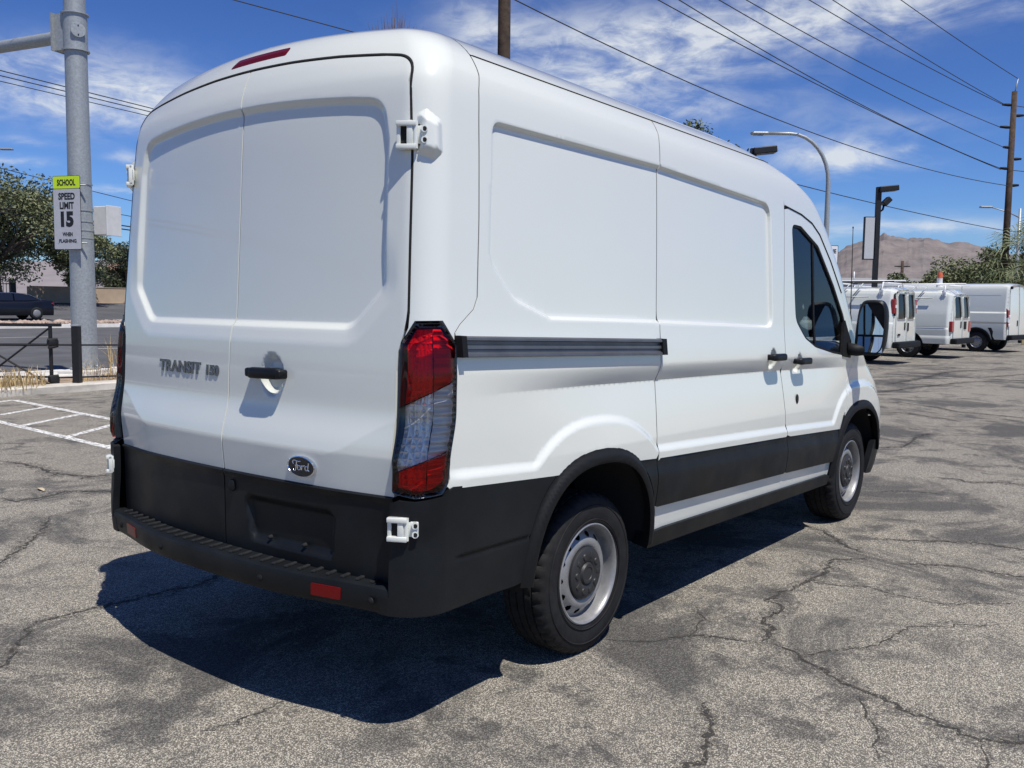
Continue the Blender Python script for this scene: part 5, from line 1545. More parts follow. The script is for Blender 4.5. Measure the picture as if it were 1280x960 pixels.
# ------------------------------------------------------------------ trees
def leaf_mat(name, c, c2, trans=.25):
    m = mat(name, c, .6, c2=c2, vscale=1.3)
    b = m.node_tree.nodes['Principled BSDF']; b.inputs['Subsurface Weight'].default_value = 0.0
    return m
M_bark = mat('bark', (0.10, 0.075, 0.055), .95, var=.3, vscale=6, bump=.6, bscale=20)
M_olive = leaf_mat('olive_leaf', (0.105, 0.122, 0.052), (0.185, 0.200, 0.095))
M_green = leaf_mat('green_leaf', (0.060, 0.082, 0.032), (0.120, 0.140, 0.060))
M_pine = leaf_mat('pine_leaf', (0.030, 0.045, 0.022), (0.060, 0.075, 0.035))
M_palm = leaf_mat('palm_leaf', (0.070, 0.095, 0.035), (0.15, 0.17, 0.075))
def leaves(clumps, n, size, seed, aspect=2.2, droop=0.0):
    rnd = random.Random(seed); vs = []; fs = []
    for (c, r, wgt) in clumps:
        c = Vector(c)
        for i in range(int(n * wgt)):
            d = Vector((rnd.gauss(0, 1), rnd.gauss(0, 1), rnd.gauss(0, 1)))
            d.normalize(); d *= r * (rnd.random() ** .45) * rnd.uniform(.8, 1.12); d.z *= .8
            p = c + d
            t = Vector((rnd.gauss(0, 1), rnd.gauss(0, 1), rnd.gauss(0, .7) - droop)).normalized(); u = t.orthogonal().normalized()
            u = Matrix.Rotation(rnd.random() * 6.28, 3, t) @ u
            s = size * rnd.uniform(.6, 1.3); o = len(vs)
            vs += [tuple(p - t * s * aspect / 2), tuple(p + u * s / 2), tuple(p + t * s * aspect / 2), tuple(p - u * s / 2)]
            fs.append((o, o + 1, o + 2, o + 3))
    return vs, fs
def tree(name, label, loc, h, crown_z, rx, rz, nclump, n, size, m, seed, group=None, trunk_r=.22, fork=.35, aspect=2.2):
    rnd = random.Random(seed); t = thing(name, label, 'tree', loc, 0, group)
    clumps = []
    for i in range(nclump):
        a = rnd.random() * 6.283; q = rnd.random() ** .6
        zz = rnd.uniform(-1, 1); rad = math.sqrt(max(0, 1 - zz * zz)) * q
        clumps.append((Vector((math.cos(a) * rad * rx, math.sin(a) * rad * rx, crown_z + zz * rz * (.4 + .6 * q))), rnd.uniform(.26, .46) * rx, rnd.uniform(.5, 1.3)))
    vs, fs = leaves(clumps, n / nclump, size, seed + 1, aspect)
    mb = MB(); zf = h * fork
    top = Vector((rnd.gauss(0, .2), rnd.gauss(0, .2), zf))
    mb.tube([(0, 0, -.1), top * .5 + Vector((rnd.gauss(0, .1), 0, 0)), top], [trunk_r * 1.25, trunk_r, trunk_r * .8], 9)
    for c, r, w in clumps[:max(6, nclump // 2)]:
        mid = top.lerp(c, .5) + Vector((rnd.gauss(0, .2), rnd.gauss(0, .2), -.15 * rz * .3))
        mb.tube([top - Vector((0, 0, .1)), mid, c], [trunk_r * .5, trunk_r * .3, trunk_r * .08], 6)
    mb.build('trunk', M_bark, t)
    MB().add(vs, fs).build('crown', m, t)
    return t
tree('olive_tree', 'large grey green olive tree standing behind the dark parked car', (22.4, 59.3, 1.0), 8, 4.9, 4.6, 3.2, 46, 30000, .11, M_olive, 21, trunk_r=.28)
tree('olive_tree', 'smaller olive tree right behind the school speed limit sign', (27.9, 59.6, 1.0), 6.4, 3.9, 2.2, 2.3, 30, 12000, .105, M_olive, 22)
tree('pine_tree', 'dark evergreen beyond the tan wall', (36.6, 69.5, 1.1), 5.5, 2.9, 2.1, 2.5, 34, 14000, .10, M_pine, 23, fork=.2)
tree('small_tree', 'thin light green sapling behind the signal pole and tan wall', (31.0, 66.0, 1.1), 4.5, 2.9, 1.5, 1.5, 16, 1800, .14, M_green, 24, trunk_r=.08)
tree('tall_tree', 'tall leafy tree whose top rises over the white van roof', (34.9, 16.2, 0), 9.5, 7.4, 2.4, 2.2, 30, 12000, .10, M_green, 25)
for i, (x, y, h, rx, lab) in enumerate(((60.5, 14.2, 3.7, 2.3, 'low olive green bush tree behind the vans, nearest to the grey flat building'), (61.0, 10.9, 4.7, 2.7, 'dense olive green tree behind the orange beacon'), (61.5, 7.7, 5.6, 3.0, 'tall olive green tree behind the high roofed van'), (60.0, 4.6, 5.4, 3.2, 'dense green tree next to the fan palms'), (57, 1.6, 5.2, 3.0, 'dark green tree on the far side of the fan palms'))):
    tree('bushy_tree', lab, (x, y, 0), h, h * .56, rx, h * .42, 40, 20000, .11, M_olive if i % 2 else M_green, 40 + i, 'trees beyond the parked vans', fork=.15)
def fan_palm(loc, h, n, L, seed, label):
    t = thing('fan_palm', label, 'palm', loc, 0, 'fan palms beyond the vans'); rnd = random.Random(seed)
    MB().tube([(0, 0, -.1), (.05, 0, h * .5), (0, .03, h)], [.24, .19, .17], 10).build('trunk', M_bark, t)
    for i in range(n):
        a = i * 2.4 + rnd.random() * .5; el = rnd.uniform(-.7, 1.2)
        d = Vector((math.cos(a) * math.cos(el), math.sin(a) * math.cos(el), math.sin(el))); base = Vector((0, 0, h)); st = L * .5
        hub = base + d * st; mb = MB(); mb.tube([base, base + d * st * .6 + Vector((0, 0, .05)), hub], [.03, .022, .014], 5)
        side = d.cross(Vector((0, 0, 1))).normalized(); up = side.cross(d).normalized()
        for k in range(19):
            w = (k - 9) / 9 * 1.9; dd = (d * math.cos(w) + side * math.sin(w)).normalized(); fl = L * .62 * (1 - .25 * abs(w) / 1.9)
            p1 = hub + dd * fl * .65 + up * .04; p2 = hub + dd * fl - Vector((0, 0, fl * .28)); q = dd.cross(up).normalized() * .028
            mb.add([tuple(hub), tuple(p1 + q), tuple(p2), tuple(p1 - q)], [(0, 1, 2, 3)])
        mb.build('frond', M_palm, t)
fan_palm((45.6, 4.95, 0), 3.6, 22, 2.5, 1, 'fan palm with arching fronds beside the wooden pole')
fan_palm((44.9, 5.0, 0), 2.3, 16, 1.7, 2, 'short fan palm with a pale frond just above the high roofed van')
fan_palm((48.5, 4.3, 0), 4.3, 20, 2.6, 3, 'taller fan palm on the street lamp side of the clump')
# bare tree top over the roof
t = thing('bare_tree', 'bare tree with thin upright dry twigs rising above the van roof', 'tree', (12.27, 12.85, .43)); t.scale = (.715, .715, .715); rnd = random.Random(8)
mb = MB(); mb.tube([(0, 0, -.6), (.1, 0, 5), (0, 0, 9.4)], [.22, .17, .12], 9)
mb.build('trunk', M_bark, t)
mb = MB(); right = Vector((.62, -.78, 0))
for i in range(150):
    o = right * rnd.gauss(0, .40) + Vector((.78, .62, 0)) * rnd.gauss(0, .3); top = rnd.uniform(10.0, 10.55) + .75 * math.exp(-(o.dot(right) - .1) ** 2 / .12) * rnd.random()
    mb.tube([Vector((o.x * .3, o.y * .3, 9.2)), Vector((o.x * .85, o.y * .85, 9.9)), Vector((o.x, o.y, top)) + Vector((rnd.gauss(0, .06), rnd.gauss(0, .06), 0))], [.016, .010, .004], 4, cap=False)
mb.build('twigs', mat('dry_twig', (.20, .13, .085), .9), t)

# ------------------------------------------------------------------ far side of the road: wall, fence, house, car
M_tan = mat('tan_block', (0.42, 0.32, 0.22), .9, var=.1, vscale=1.2)
wall = thing('block_wall', 'long tan block wall beyond the far side of the road', 'wall', (40, 62.4, 1.15))
for i in range(14):
    o = MB().box((-12.5 + i * 4.0, 0, .58), (3.98, .2, 1.16)).build('wall_section', M_tan, wall)
    MB().box((-10.5 + i * 4.0, 0, .60), (.34, .34, 1.24)).build('pier', mat('brown_pier', (.20, .13, .09), .9), wall)
    MB().box((-12.5 + i * 4.0, 0, 1.18), (3.62, .26, .05)).build('coping', M_tan, wall)
ir = thing('iron_fence', 'black iron picket fence beyond the dark car', 'fence', (24.2, 61.6, 1.15))
for i in range(46):
    MB().box((-9 + i * .2, 0, .7), (.03, .03, 1.4)).build('picket', M_blackmetal, ir)
for z in (.15, 1.3): MB().box((-4.5, 0, z), (9.2, .04, .05)).build('rail', M_blackmetal, ir)
for x in (-9.1, -.0): MB().box((x, 0, .8), (.32, .32, 1.6)).build('gate_post', M_blackmetal, ir)
hs = thing('far_house', 'distant house with brown gabled roof beyond the evergreen', 'house', (42.6, 74, 1.1), R(20))
MB().box((0, 0, 1.5), (7, 6, 3.0)).build('wall', mat('stucco', (.50, .42, .33), .9), hs)
MB().prism([(-4.1, 2.95), (4.1, 2.95), (0, 4.4)], 'y', -3.5, 3.5).build('roof', mat('roof_tile', (.22, .14, .10), .9), hs)
MB().box((-3.52, 0, 1.6), (.06, 1.2, 1.1)).build('window', M_void, hs); MB().box((0, -3.02, 1.5), (1.2, .06, 1.2)).build('window', M_void, hs)

M_navy = mat('dark_blue_car_paint', (0.006, 0.007, 0.012), .3, spec=.3, coat=.3, coat_rough=.05)
M_carglass = mat('dark_car_glass', (0.008, 0.009, 0.010), .05, coat=1.0)
def sedan():
    # local: x forward, y left, ground z = 0
    c = thing('parked_car', 'dark blue sedan with sloping rear parked across the road', 'car', (17.9, 48.2, .37), PI)
    Lx = [-2.4, -2.36, -2.15, -1.7, -1.0, -.2, .6, 1.2, 1.7, 2.1, 2.35, 2.42]
    zt = [.80, .98, 1.02, 1.06, .98, .97, .95, .93, .88, .80, .70, .55]; wd = [.72, .82, .88, .90, .91, .92, .92, .91, .90, .86, .76, .60]
    rows = []
    for x, z, w in zip(Lx, zt, wd):
        rows.append([(x, -w * .95, .22), (x, -w, .35), (x, -w * 1.0, .62), (x, -w * .96, z - .10), (x, -w * .86, z), (x, 0, z + .03), (x, w * .86, z), (x, w * .96, z - .10), (x, w * 1.0, .62), (x, w, .35), (x, w * .95, .22)])
    n = 11; mb = MB()
    mb.add([p for r in rows for p in r], [(i * n + k, (i + 1) * n + k, (i + 1) * n + k + 1, i * n + k + 1) for i in range(len(rows) - 1) for k in range(n - 1)] + [tuple(range(n)), tuple(range((len(rows) - 1) * n, len(rows) * n))], True)
    mb.build('body', M_navy, c, sharp=35)
    # glass house with roof
    ex = [-2.0, -1.25, -.55, .25, .85, 1.45]; ez = [1.04, 1.30, 1.43, 1.43, 1.28, .95]; ew = [.78, .68, .64, .64, .68, .80]
    rows = [[(x, -w - .06 * (z - 1.0), .94), (x, -w, z - .04), (x, -w * .8, z), (x, w * .8, z), (x, w, z - .04), (x, w + .06 * (z - 1.0), .94)] for x, z, w in zip(ex, ez, ew)]
    mb = MB(); n = 6
    mb.add([p for r in rows for p in r], [(i * n + k, (i + 1) * n + k, (i + 1) * n + k + 1, i * n + k + 1) for i in range(5) for k in range(5)] + [tuple(range(n)), tuple(range(30, 36))], True)
    mb.build('roof', M_navy, c, sharp=50)
    for s in (-1, 1):
        for poly in ([(-1.55, 1.02), (-1.0, 1.32), (-.35, 1.37), (-.35, 1.0)], [(-.28, 1.0), (-.28, 1.37), (.25, 1.37), (.75, 1.25), (1.15, 1.0)]):
            vs = [(x, s * (.705 + .12 * (1.37 - z) / .37), z) for x, z in poly]
            MB().add(vs, [tuple(range(len(poly)))]).build('side_window', M_carglass, c)
        MB().tube([(-1.75, s * .80, 1.02), (-1.05, s * .72, 1.36), (-.3, s * .69, 1.41), (.3, s * .69, 1.41), (.9, s * .74, 1.24)], .014, 5).build('window_trim', M_chrome, c)
        MB().box((-2.33, s * .70, .86), (.10, .32, .12), None, .03).build('tail_light', M_redside, c)
        MB().box((2.28, s * .68, .68), (.16, .34, .12), None, .03).build('headlight', M_chrome, c)
        for x in (-1.42, 1.42):
            w = MB().lathe([(.20, -.10), (.30, -.11), (.33, -.08), (.33, .08), (.30, .11), (.20, .10)], 28).build('wheel', M_tyre, c); w.location = (x, s * .82, .33)
            MB().lathe([(.21, .08), (.19, .105), (.06, .09), (.0, .10)], 20, c=(0, 0 if s > 0 else 0, 0)).build('rim', M_steel, w); w.rotation_euler = (0, 0, 0 if s > 0 else PI)
    return c
sedan()

# ------------------------------------------------------------------ street lights, lot lights, utility poles, wires
def street_lamp(label, base, zs, head_dir, reach, h, r=.09, group='street lamps'):
    t = thing('street_lamp', label, 'street lamp', base, 0, group); d = Vector(head_dir).normalized()
    pts = [Vector((0, 0, -.1)), Vector((0, 0, h * .5)), Vector((0, 0, h - reach * .75))]
    for k in range(1, 9):
        a = k / 8 * PI / 2; pts.append(Vector((0, 0, h - reach * .75)) + d * reach * .62 * (1 - math.cos(a)) + Vector((0, 0, reach * .75 * math.sin(a))))
    pts.append(pts[-1] + d * reach * .38)
    rs = [r, r * .85, r * .7] + [r * .62 - .02 * i / 9 for i in range(len(pts) - 3)]
    MB().tube(pts, rs, 10).build('pole', M_galv, t)
    e = pts[-1]; rot = Matrix.Rotation(math.atan2(d.y, d.x), 3, 'Z')
    MB().box(e + d * .22, (.62, .24, .10), rot, .04).build('lamp_head', M_galv, t); MB().box(e + d * .26 - Vector((0, 0, .055)), (.36, .18, .03), rot, .01).build('lens', M_clearside, t)
    return t
street_lamp('curved grey street lamp rising behind the white van cab', (29.75, 8.75, 0), 0, (-.62, .78, 0), 2.3, 7.65, .12)
def arm_lamp(label, base, d, h, reach):
    t = thing('street_lamp', label, 'street lamp', base, 0, 'street lamps'); d = Vector(d).normalized()
    MB().tube([(0, 0, -.1), (0, 0, h)], [.11, .07], 10).build('pole', M_galv, t)
    MB().tube([Vector((0, 0, h - .5)), Vector((0, 0, h - .2)) + d * reach * .4, Vector((0, 0, h + .05)) + d * reach], [.04, .035, .03], 8).build('arm', M_galv, t)
    rot = Matrix.Rotation(math.atan2(d.y, d.x), 3, 'Z')
    MB().box(Vector((0, 0, h + .06)) + d * (reach + .28), (.66, .26, .10), rot, .04).build('lamp_head', M_galv, t)
arm_lamp('grey street lamp with side arm beyond the fan palms', (53.64, 6.70, 0), (-.62, .78, 0), 7.0, 1.6)
arm_lamp('dark street lamp rising beside the olive trees across the road', (17.6, 51.5, .5), (.62, -.78, .0), 8.95, 2.1)
def lot_light(label, x, y, h, d, sign=False):
    t = thing('lot_light', label, 'light pole', (x, y, 0), 0, 'black lot lights'); d = Vector(d).normalized(); rot = Matrix.Rotation(math.atan2(d.y, d.x), 3, 'Z')
    MB().box((0, 0, h / 2), (.13, .13, h), rot).build('pole', M_blackmetal, t)
    MB().box(d * .26 + Vector((0, 0, h - .05)), (.56, .34, .16), rot @ Matrix.Rotation(R(-6), 3, 'Y'), .02).build('flood_light', M_blackmetal, t)
    if sign:
        MB().box(d * .24 + Vector((0, 0, h - .42)), (.26, .24, .16), rot @ Matrix.Rotation(R(-45), 3, 'Y'), .02).build('flood_light', M_blackmetal, t)
        MB().tube([d * .08 + Vector((0, 0, h - .7)), d * .14 + Vector((0, 0, h - .66)), d * .18 + Vector((0, 0, h - .48))], .03, 6).build('bracket', M_blackmetal, t)
        q = -d
        b = MB().box(q * .24 + Vector((0, 0, h - 1.50)), (.30, .12, 1.26), rot).build('sign_cabinet', M_blackmetal, t)
        f = Vector((-.78, -.62, 0)); fr = Matrix.Rotation(math.atan2(f.y, f.x), 3, 'Z')
        MB().box(q * .24 + d.cross(Vector((0, 0, 1))) * .066 + Vector((0, 0, h - 1.50)), (.27, .012, 1.21), rot).build('sign_panel', mat('sign_grey', (.46, .47, .48), .5), b)
    return t
lot_light('black square lot light pole with a narrow grey sign cabinet beside the vans', 24.90, 5.50, 5.06, (.62, -.78, 0), True)
lot_light('black lot light whose flood lamp just clears the white van roof', 17.9, 6.35, 5.30, (.62, -.78, 0))
sn = thing('lane_sign', 'small white lane sign on a post by the curved street lamp', 'sign', (28.9, 8.28, 0))
MB().tube([(0, 0, -.05), (0, 0, 3.6)], .04, 8).build('post', M_galv, sn)
un = Vector((.70, -.71, 0)); fn = Vector((-.71, -.70, 0))
def sl2(a, b, w): return un * a + fn * (w + .045) + Vector((0, 0, b))
def pl2(a0, a1, b0, b1, w0, w1, nm, m):
    vs = [tuple(sl2(a, b, w)) for w in (w0, w1) for a, b in ((a0, b0), (a1, b0), (a1, b1), (a0, b1))]
    return MB().add(vs, [(0, 1, 2, 3), (4, 5, 6, 7), (0, 1, 5, 4), (1, 2, 6, 5), (2, 3, 7, 6), (3, 0, 4, 7)]).build(nm, m, sn)
pl2(-.27, .27, 2.62, 3.66, 0, .004, 'sign_border', M_ink); pl2(-.25, .25, 2.64, 3.64, .0035, .007, 'sign_face', mat('sign_bright', (.72, .72, .72), .5))
text_obj('LANE', .1, sn, M_ink, lambda a, b, c: sl2(a, 3.46 + b, .009 + c), width=.40, height=.15, bold=.004)
M_wood = mat('pole_wood', (0.032, 0.022, 0.016), .9, c2=(.085, .055, .036), vscale=5, bump=.6, bscale=25)
def utility_pole(label, x, y, h, r, arms):
    t = thing('utility_pole', label, 'utility pole', (x, y, 0), 0, 'wooden utility poles')
    MB().tube([(0, 0, -.2), (.0, 0, h * .5), (.0, 0, h)], [r * 1.2, r, r * .8], 12).build('pole', M_wood, t)
    for z, d, L in arms:
        d = Vector(d).normalized()
        MB().tube([Vector((0, 0, z)), d * L * .5 + Vector((0, 0, z + .02)), d * L + Vector((0, 0, z + .03))], [.05, .075, .05], 8).build('insulator', M_blackdull, t)
    return t
LFT = (-.62, .78, 0); RGT = (.62, -.78, 0)
utility_pole('weathered brown wooden utility pole standing right behind the white van', 15.53, 12.2, 17.0, .165, [(14.3, LFT, .5), (12.8, LFT, .5), (11.7, LFT, .4), (13.2, RGT, .5)])
utility_pole('dark wooden utility pole carrying many wires above the fan palms', 46.75, 6.05, 11.9, .155, [(11.25, LFT, .55), (10.2, LFT, .6), (10.75, RGT, .5), (9.25, LFT, .4), (8.7, RGT, .5), (8.25, LFT, .5), (7.45, RGT, .45)])
b2 = MB().tube([(46.75, 6.05, 11.8), (46.85, 5.95, 12.5)], .03, 6).build('top_pin', M_galv, bpy.data.objects['utility_pole.001']); b2.location = (-46.75, -6.05, 0)
utility_pole('small distant utility pole with a cross bar below the mountain', 118.0, 30.6, 7.4, .22, [(6.7, LFT, 1.0), (6.7, RGT, 1.0)])
M_wire = mat('wire', (0.03, 0.03, 0.032), .6)
def wire(a, b, sag, label, r=.016, n=22):
    a, b = Vector(a), Vector(b)
    pts = [a.lerp(b, t) - Vector((0, 0, sag * 4 * t * (1 - t))) for t in np.linspace(0, 1, n)]
    return tag(MB().tube(pts, r, 5, cap=False).build('overhead_wire', M_wire), label, 'wire', 'overhead wires')
def wire_off(base, d, L): return (base[0] + d[0] * L, base[1] + d[1] * L)
ORD = ['lowest', 'second lowest', 'third lowest', 'fourth lowest', 'middle', 'fourth highest', 'third highest', 'second highest', 'highest']
WR = [((15.53, 12.2, 6.7), (46.7, 6.05, 5.29), .25), ((15.53, 12.2, 9.4), (46.7, 6.05, 7.44), .75), ((15.2, 12.5, 11.6), (46.4, 6.4, 8.21), .35), ((15.7, 12.0, 11.85), (46.4, 6.4, 8.26), .55), ((15.3, 12.5, 12.7), (46.5, 6.3, 9.25), .45), ((15.3, 12.5, 13.1), (46.4, 6.5, 10.21), .5), ((15.3, 12.5, 14.2), (46.4, 6.4, 11.24), .4), ((15.8, 11.8, 14.4), (46.4, 6.4, 11.28), .3), ((15.53, 12.2, 16.7), (46.85, 5.95, 12.5), .4)]
for (a, b, s_), o_ in zip(WR, ORD): wire(a, b, s_, o_ + ' overhead wire strung between the two wooden utility poles', .017)
for k, (z, zz) in enumerate(((11.24, 9.0), (8.2, 6.2), (5.29, 3.9))):
    wire((46.75, 6.05, z), (176.5, -60.1, zz + 2.5), .3, ('upper', 'middle', 'lower')[k] + ' overhead wire leading on from the pole by the fan palms', .018)
def long_wire(a, b, sag, label, r):
    a, b = Vector(a), Vector(b)
    return wire(a + (a - b) * 2.0, b + (b - a) * 1.2, .0, label, r, 6)
wire((-120.35, 41.62, 13.05), (15.25, 12.22, 7.45), .0, 'single overhead wire running from the brown utility pole to the road side', .013)
long_wire((17.81, 52.97, 14.52), (47.46, 55.83, 13.53), .45, 'upper of the twin wires crossing behind the signal pole', .032)
long_wire((17.79, 52.95, 14.22), (47.44, 55.82, 13.34), .35, 'middle of the wires crossing behind the signal pole collar', .032)
long_wire((17.77, 52.95, 13.90), (47.44, 55.82, 13.10), .35, 'lower of the wires crossing behind the signal pole collar', .026)
long_wire((19.55, 58.2, 9.97), (57.01, 67.01, 6.37), .1, 'thin wire passing behind the school header of the sign', .026)
long_wire((26.3, 57.4, 7.6), (60.34, 70.89, 6.39), .1, 'thin wire behind the control cabinet top', .026)
long_wire((26.26, 57.33, 6.75), (60.33, 70.88, 6.22), .05, 'thick wire behind the control cabinet', .045)
long_wire((26.26, 57.33, 6.50), (60.33, 70.88, 6.0), .05, 'lower thick wire behind the control cabinet', .045)

# ------------------------------------------------------------------ mountains and the flat building
def mountains(name, ridge, dist_mid, depth, m, seed, base_z=-5):
    # ridge: (x, y, z) along the crest; a real range with slopes on both sides
    n = len(ridge); U = 300; V = 80; vs = []
    cx, cy = -3.26, -3.09
    for i in range(U):
        t = i / (U - 1) * (n - 1); k = min(int(t), n - 2); f = t - k; f = f * f * (3 - 2 * f)
        P = Vector(ridge[k]).lerp(Vector(ridge[k + 1]), f)
        d = Vector((P.x - cx, P.y - cy, 0)).normalized()
        for j in range(V):
            v = j / (V - 1) * 2 - 1
            q = Vector((P.x, P.y, 0)) + d * v * depth
            s = max(0, 1 - abs(v)) ** .85
            nn = 0; a = 1.0; fr = 1 / 300
            for o in range(6):
                nn += a * (1 - abs(noise.noise(Vector((q.x * fr, q.y * fr, seed + o * 7)))) * 2); a *= .52; fr *= 2.05
            zz = base_z + (P.z - base_z) * s * (.73 + .22 * nn * (1.0 - s * .72))
            vs.append((q.x, q.y, zz))
    fs = [(i * V + j, (i + 1) * V + j, (i + 1) * V + j + 1, i * V + j + 1) for i in range(U - 1) for j in range(V - 1)]
    return struct(MB().add(vs, fs, True).build(name, m))
M_mtn = mat('mountain_rock', (0.205, 0.176, 0.162), .95, c2=(.120, .106, .104), vscale=.012, bump=1.0, bscale=.03)
RG = [(3900, 1750, 70), (3960, 1560, 150), (4035, 1399, 290), (4070, 1360, 335), (4127, 1293, 378), (4172, 1240, 405), (4236, 1157, 392), (4280, 1102, 398), (4333, 1032, 370), (4408, 935, 350), (4482, 837, 308), (4568, 727, 296), (4640, 560, 255), (4700, 350, 230), (4750, 100, 200)]
mountains('mountain', RG, 4200, 1500, M_mtn, 3.3)
RG2 = [(-900, 6400, 170), (600, 6500, 260), (1900, 6200, 230), (2900, 5600, 300), (3600, 5000, 240), (4300, 4300, 180)]
mountains('hills', RG2, 6000, 1700, mat('far_hill_rock', (.24, .215, .215), .95, c2=(.20, .18, .185), vscale=.006), 9.1)
bd = thing('flat_building', 'long low grey flat roofed building behind the parked vans', 'building', (58.5, 16.2, 0), R(-51.5))
MB().box((-1.5, 2, 1.55), (10, 4, 3.1)).build('wall', mat('grey_stucco', (.36, .36, .355), .9), bd)
MB().box((-1.5, 2, 3.27), (10.2, 4.2, .34)).build('parapet', mat('pale_stucco', (.50, .50, .49), .9), bd)
for i in range(3): MB().box((-4.5 + i * 3, -.02, 1.6), (1.4, .06, 1.1)).build('window', M_void, bd)
ky = MB().box((0, 0, .35), (.5, .5, .7), None, .03).build('yellow_block', mat('yellow_concrete', (.62, .47, .22), .8)); ky.location = (41.3, 3.95, 0); tag(ky, 'pale yellow concrete block behind the high roofed van', 'block')
struct(MB().box((43.8, -8, .07), (.3, 36, .16)).build('end_kerb', M_conc))
sheet('planting_bed', 43.9, 75, -40, 11.5, .03, M_dirt)

# ------------------------------------------------------------------ parked vans beyond
M_bgwhite = M_white
M_rack = mat('white_rack', (.70, .71, .71), .4)
M_bgglass = mat('van_glass', (0.006, 0.007, 0.008), .12, spec=.25)
M_vlamp = mat('van_red_lamp', (.30, .010, .014), .25, coat=.8)
def bg_van(label, loc, rz, L, W, H, wb, ro, kind, wr=.36):
    t = thing('parked_van', label, 'van', loc, rz, 'white vans parked in a row')
    zb = .45
    wz = Curve1([(.3, W * .94), (.6, W * .985), (.95, W), (1.3, W * .985), (H - .45, W * .93), (H - .2, W * .885), (H - .12, W * .85)])
    ze = H - .12
    def ws(x):
        a = 1 - .10 * (1 - sstep(0, .16, x)) ** 2 if kind != 'high' else 1 - .06 * (1 - sstep(0, .10, x)) ** 2
        return a * (1 - .16 * sstep(L - .9, L, x))
    ztop = Curve1([(0, ze - (.10 if kind == 'ford' else .03)), (.3, ze), (L - 2.35, ze), (L - 2.0, ze - .06), (L - 1.55, ze - .38), (L - 1.1, 1.28), (L - .5, 1.14), (L - .12, 1.0), (L, .75)])
    rx = (ro, ro + wb)
    def S(s):
        def f(x, z):
            d = 0.0
            if kind == 'ford':
                d = -.018 * (1 - sstep(.0, .03, abs(z - .92))) + .02 * (1 - sstep(.62, .70, z))
            elif kind == 'high':
                d = -.014 * (1 - sstep(.0, .02, abs(z - 1.02))) - .014 * (1 - sstep(0, .02, abs(z - 1.40)))
                if 1.42 < z < 2.02 and .25 < x < 3.4: d -= .012
            else:
                d = -.014 * (1 - sstep(.0, .03, abs(z - 1.12)))
            return (x, s * (wz(z) * ws(x) + d), z)
        return f
    xs = np.linspace(0.0, L, 60)
    for s in (-1, 1):
        out = [(0, zb)]
        for cx in rx:
            out += [(cx + (wr + .11) * math.cos(a), max(zb, .36 + (wr + .11) * math.sin(a))) for a in np.linspace(PI, 0, 15)]
        out += [(L, zb)] + [(x, min(ztop(x), ze)) for x in xs[::-1]]
        panel('side_panel', out, S(s), M_bgwhite, t, fine=.04, coarse=2, flip=(s > 0), flange=.04, hb=.06)
    # roof, windscreen, bonnet as one skin over the top
    rows = []
    for x in np.linspace(.0, L, 46):
        z0 = min(ztop(x), ze); w0 = wz(z0) * ws(x); hh = .12 if x < L - 1.9 else .05
        hh *= sstep(-.12, .25, x) if kind == 'ford' else sstep(-.2, .15, x)
        rows.append([(x + .06 * (1 - u * u) * (x > L - 1.9), -u * w0, z0 + hh * (1 - abs(u) ** 2.4) ** .6) for u in np.linspace(1, -1, 15)])
    nf = [i for i, x in enumerate(np.linspace(0, L, 46)) if x < L - 2.05][-1]; nw = [i for i, x in enumerate(np.linspace(0, L, 46)) if x < L - 1.12][-1]
    def skin(a, b, nm, m):
        q = rows[a:b + 1]; n = 15
        MB().add([p for r in q for p in r], [(i * n + k, (i + 1) * n + k, (i + 1) * n + k + 1, i * n + k + 1) for i in range(len(q) - 1) for k in range(n - 1)], True).build(nm, m, t)
    skin(0, nf, 'roof', M_bgwhite); skin(nf, nw, 'windscreen', M_bgglass); skin(nw, 45, 'bonnet', M_bgwhite)
    MB().box((L + .02, 0, .58), (.22, W * 1.66, .34), None, .06).build('front_bumper', M_blackdull, t)
    # rear doors
    wy = lambda z: wz(z) * ws(0)
    bul = lambda y, z: -.04 * (1 - (abs(y) / W) ** 2) + (.07 * sstep(1.2, H, z) if kind == 'ford' else .05 * sstep(1.3, H, z))
    def SRr(s, o=0.0):
        return lambda y, z: (bul(y, z) - o, s * y, z)
    zr0 = .60; zr1 = ze - .02 if kind == 'high' else ze - .10
    hgap = .006
    wins = {'ford': (1.22, 1.86), 'chevy': (1.22, 1.88), 'high': None}[kind]
    for s in (-1, 1):
        zz = np.linspace(zr0, zr1, 14)
        dw = .90
        out = [(hgap, zr0)] + [(wy(z) * dw, z) for z in zz] + [(wy(zr1) * .72, zr1 + .05), (hgap, zr1 + .07)]
        holes = []
        if wins:
            hole = rounded([(.10, wins[0]), (.70, wins[0]), (.66, wins[1] - .04), (.58, wins[1]), (.12, wins[1])], [.05, .06, .06, .06, .05]); holes = [hole]
        d = panel('rear_door', out, SRr(s), M_bgwhite, t, fine=.05, coarse=2, flip=(s < 0), flange=.03, holes=holes, hb=.05)
        if wins: panel('window', inset(hole, -.012), SRr(s, -.012), M_bgglass, d, fine=.08, coarse=2, flip=(s < 0), flange=0, hb=.06)
        # corner pillar between door and side
        vs = []; zz = np.linspace(.47, ze - (.10 if kind == 'ford' else .03), 16)
        for z in zz:
            y0, y1 = wy(z) * dw + .004, wy(z); x0 = bul(y0, z)
            vs += [(x0, s * y0, z), (x0 * .5 - .0, s * (y0 + (y1 - y0) * .75), z), (0.0, s * y1, z)]
        MB().add(vs, [(3 * i + k, 3 * i + k + 1, 3 * i + k + 4, 3 * i + k + 3) for i in range(15) for k in (0, 1)], True).build('corner_pillar', M_bgwhite, t)
    zt_ = zr1 + .06
    hd = [(bul(y, zt_), y, zt_ if abs(y) < W * .6 else zr1) for y in np.linspace(-W * .86, W * .86, 9)]
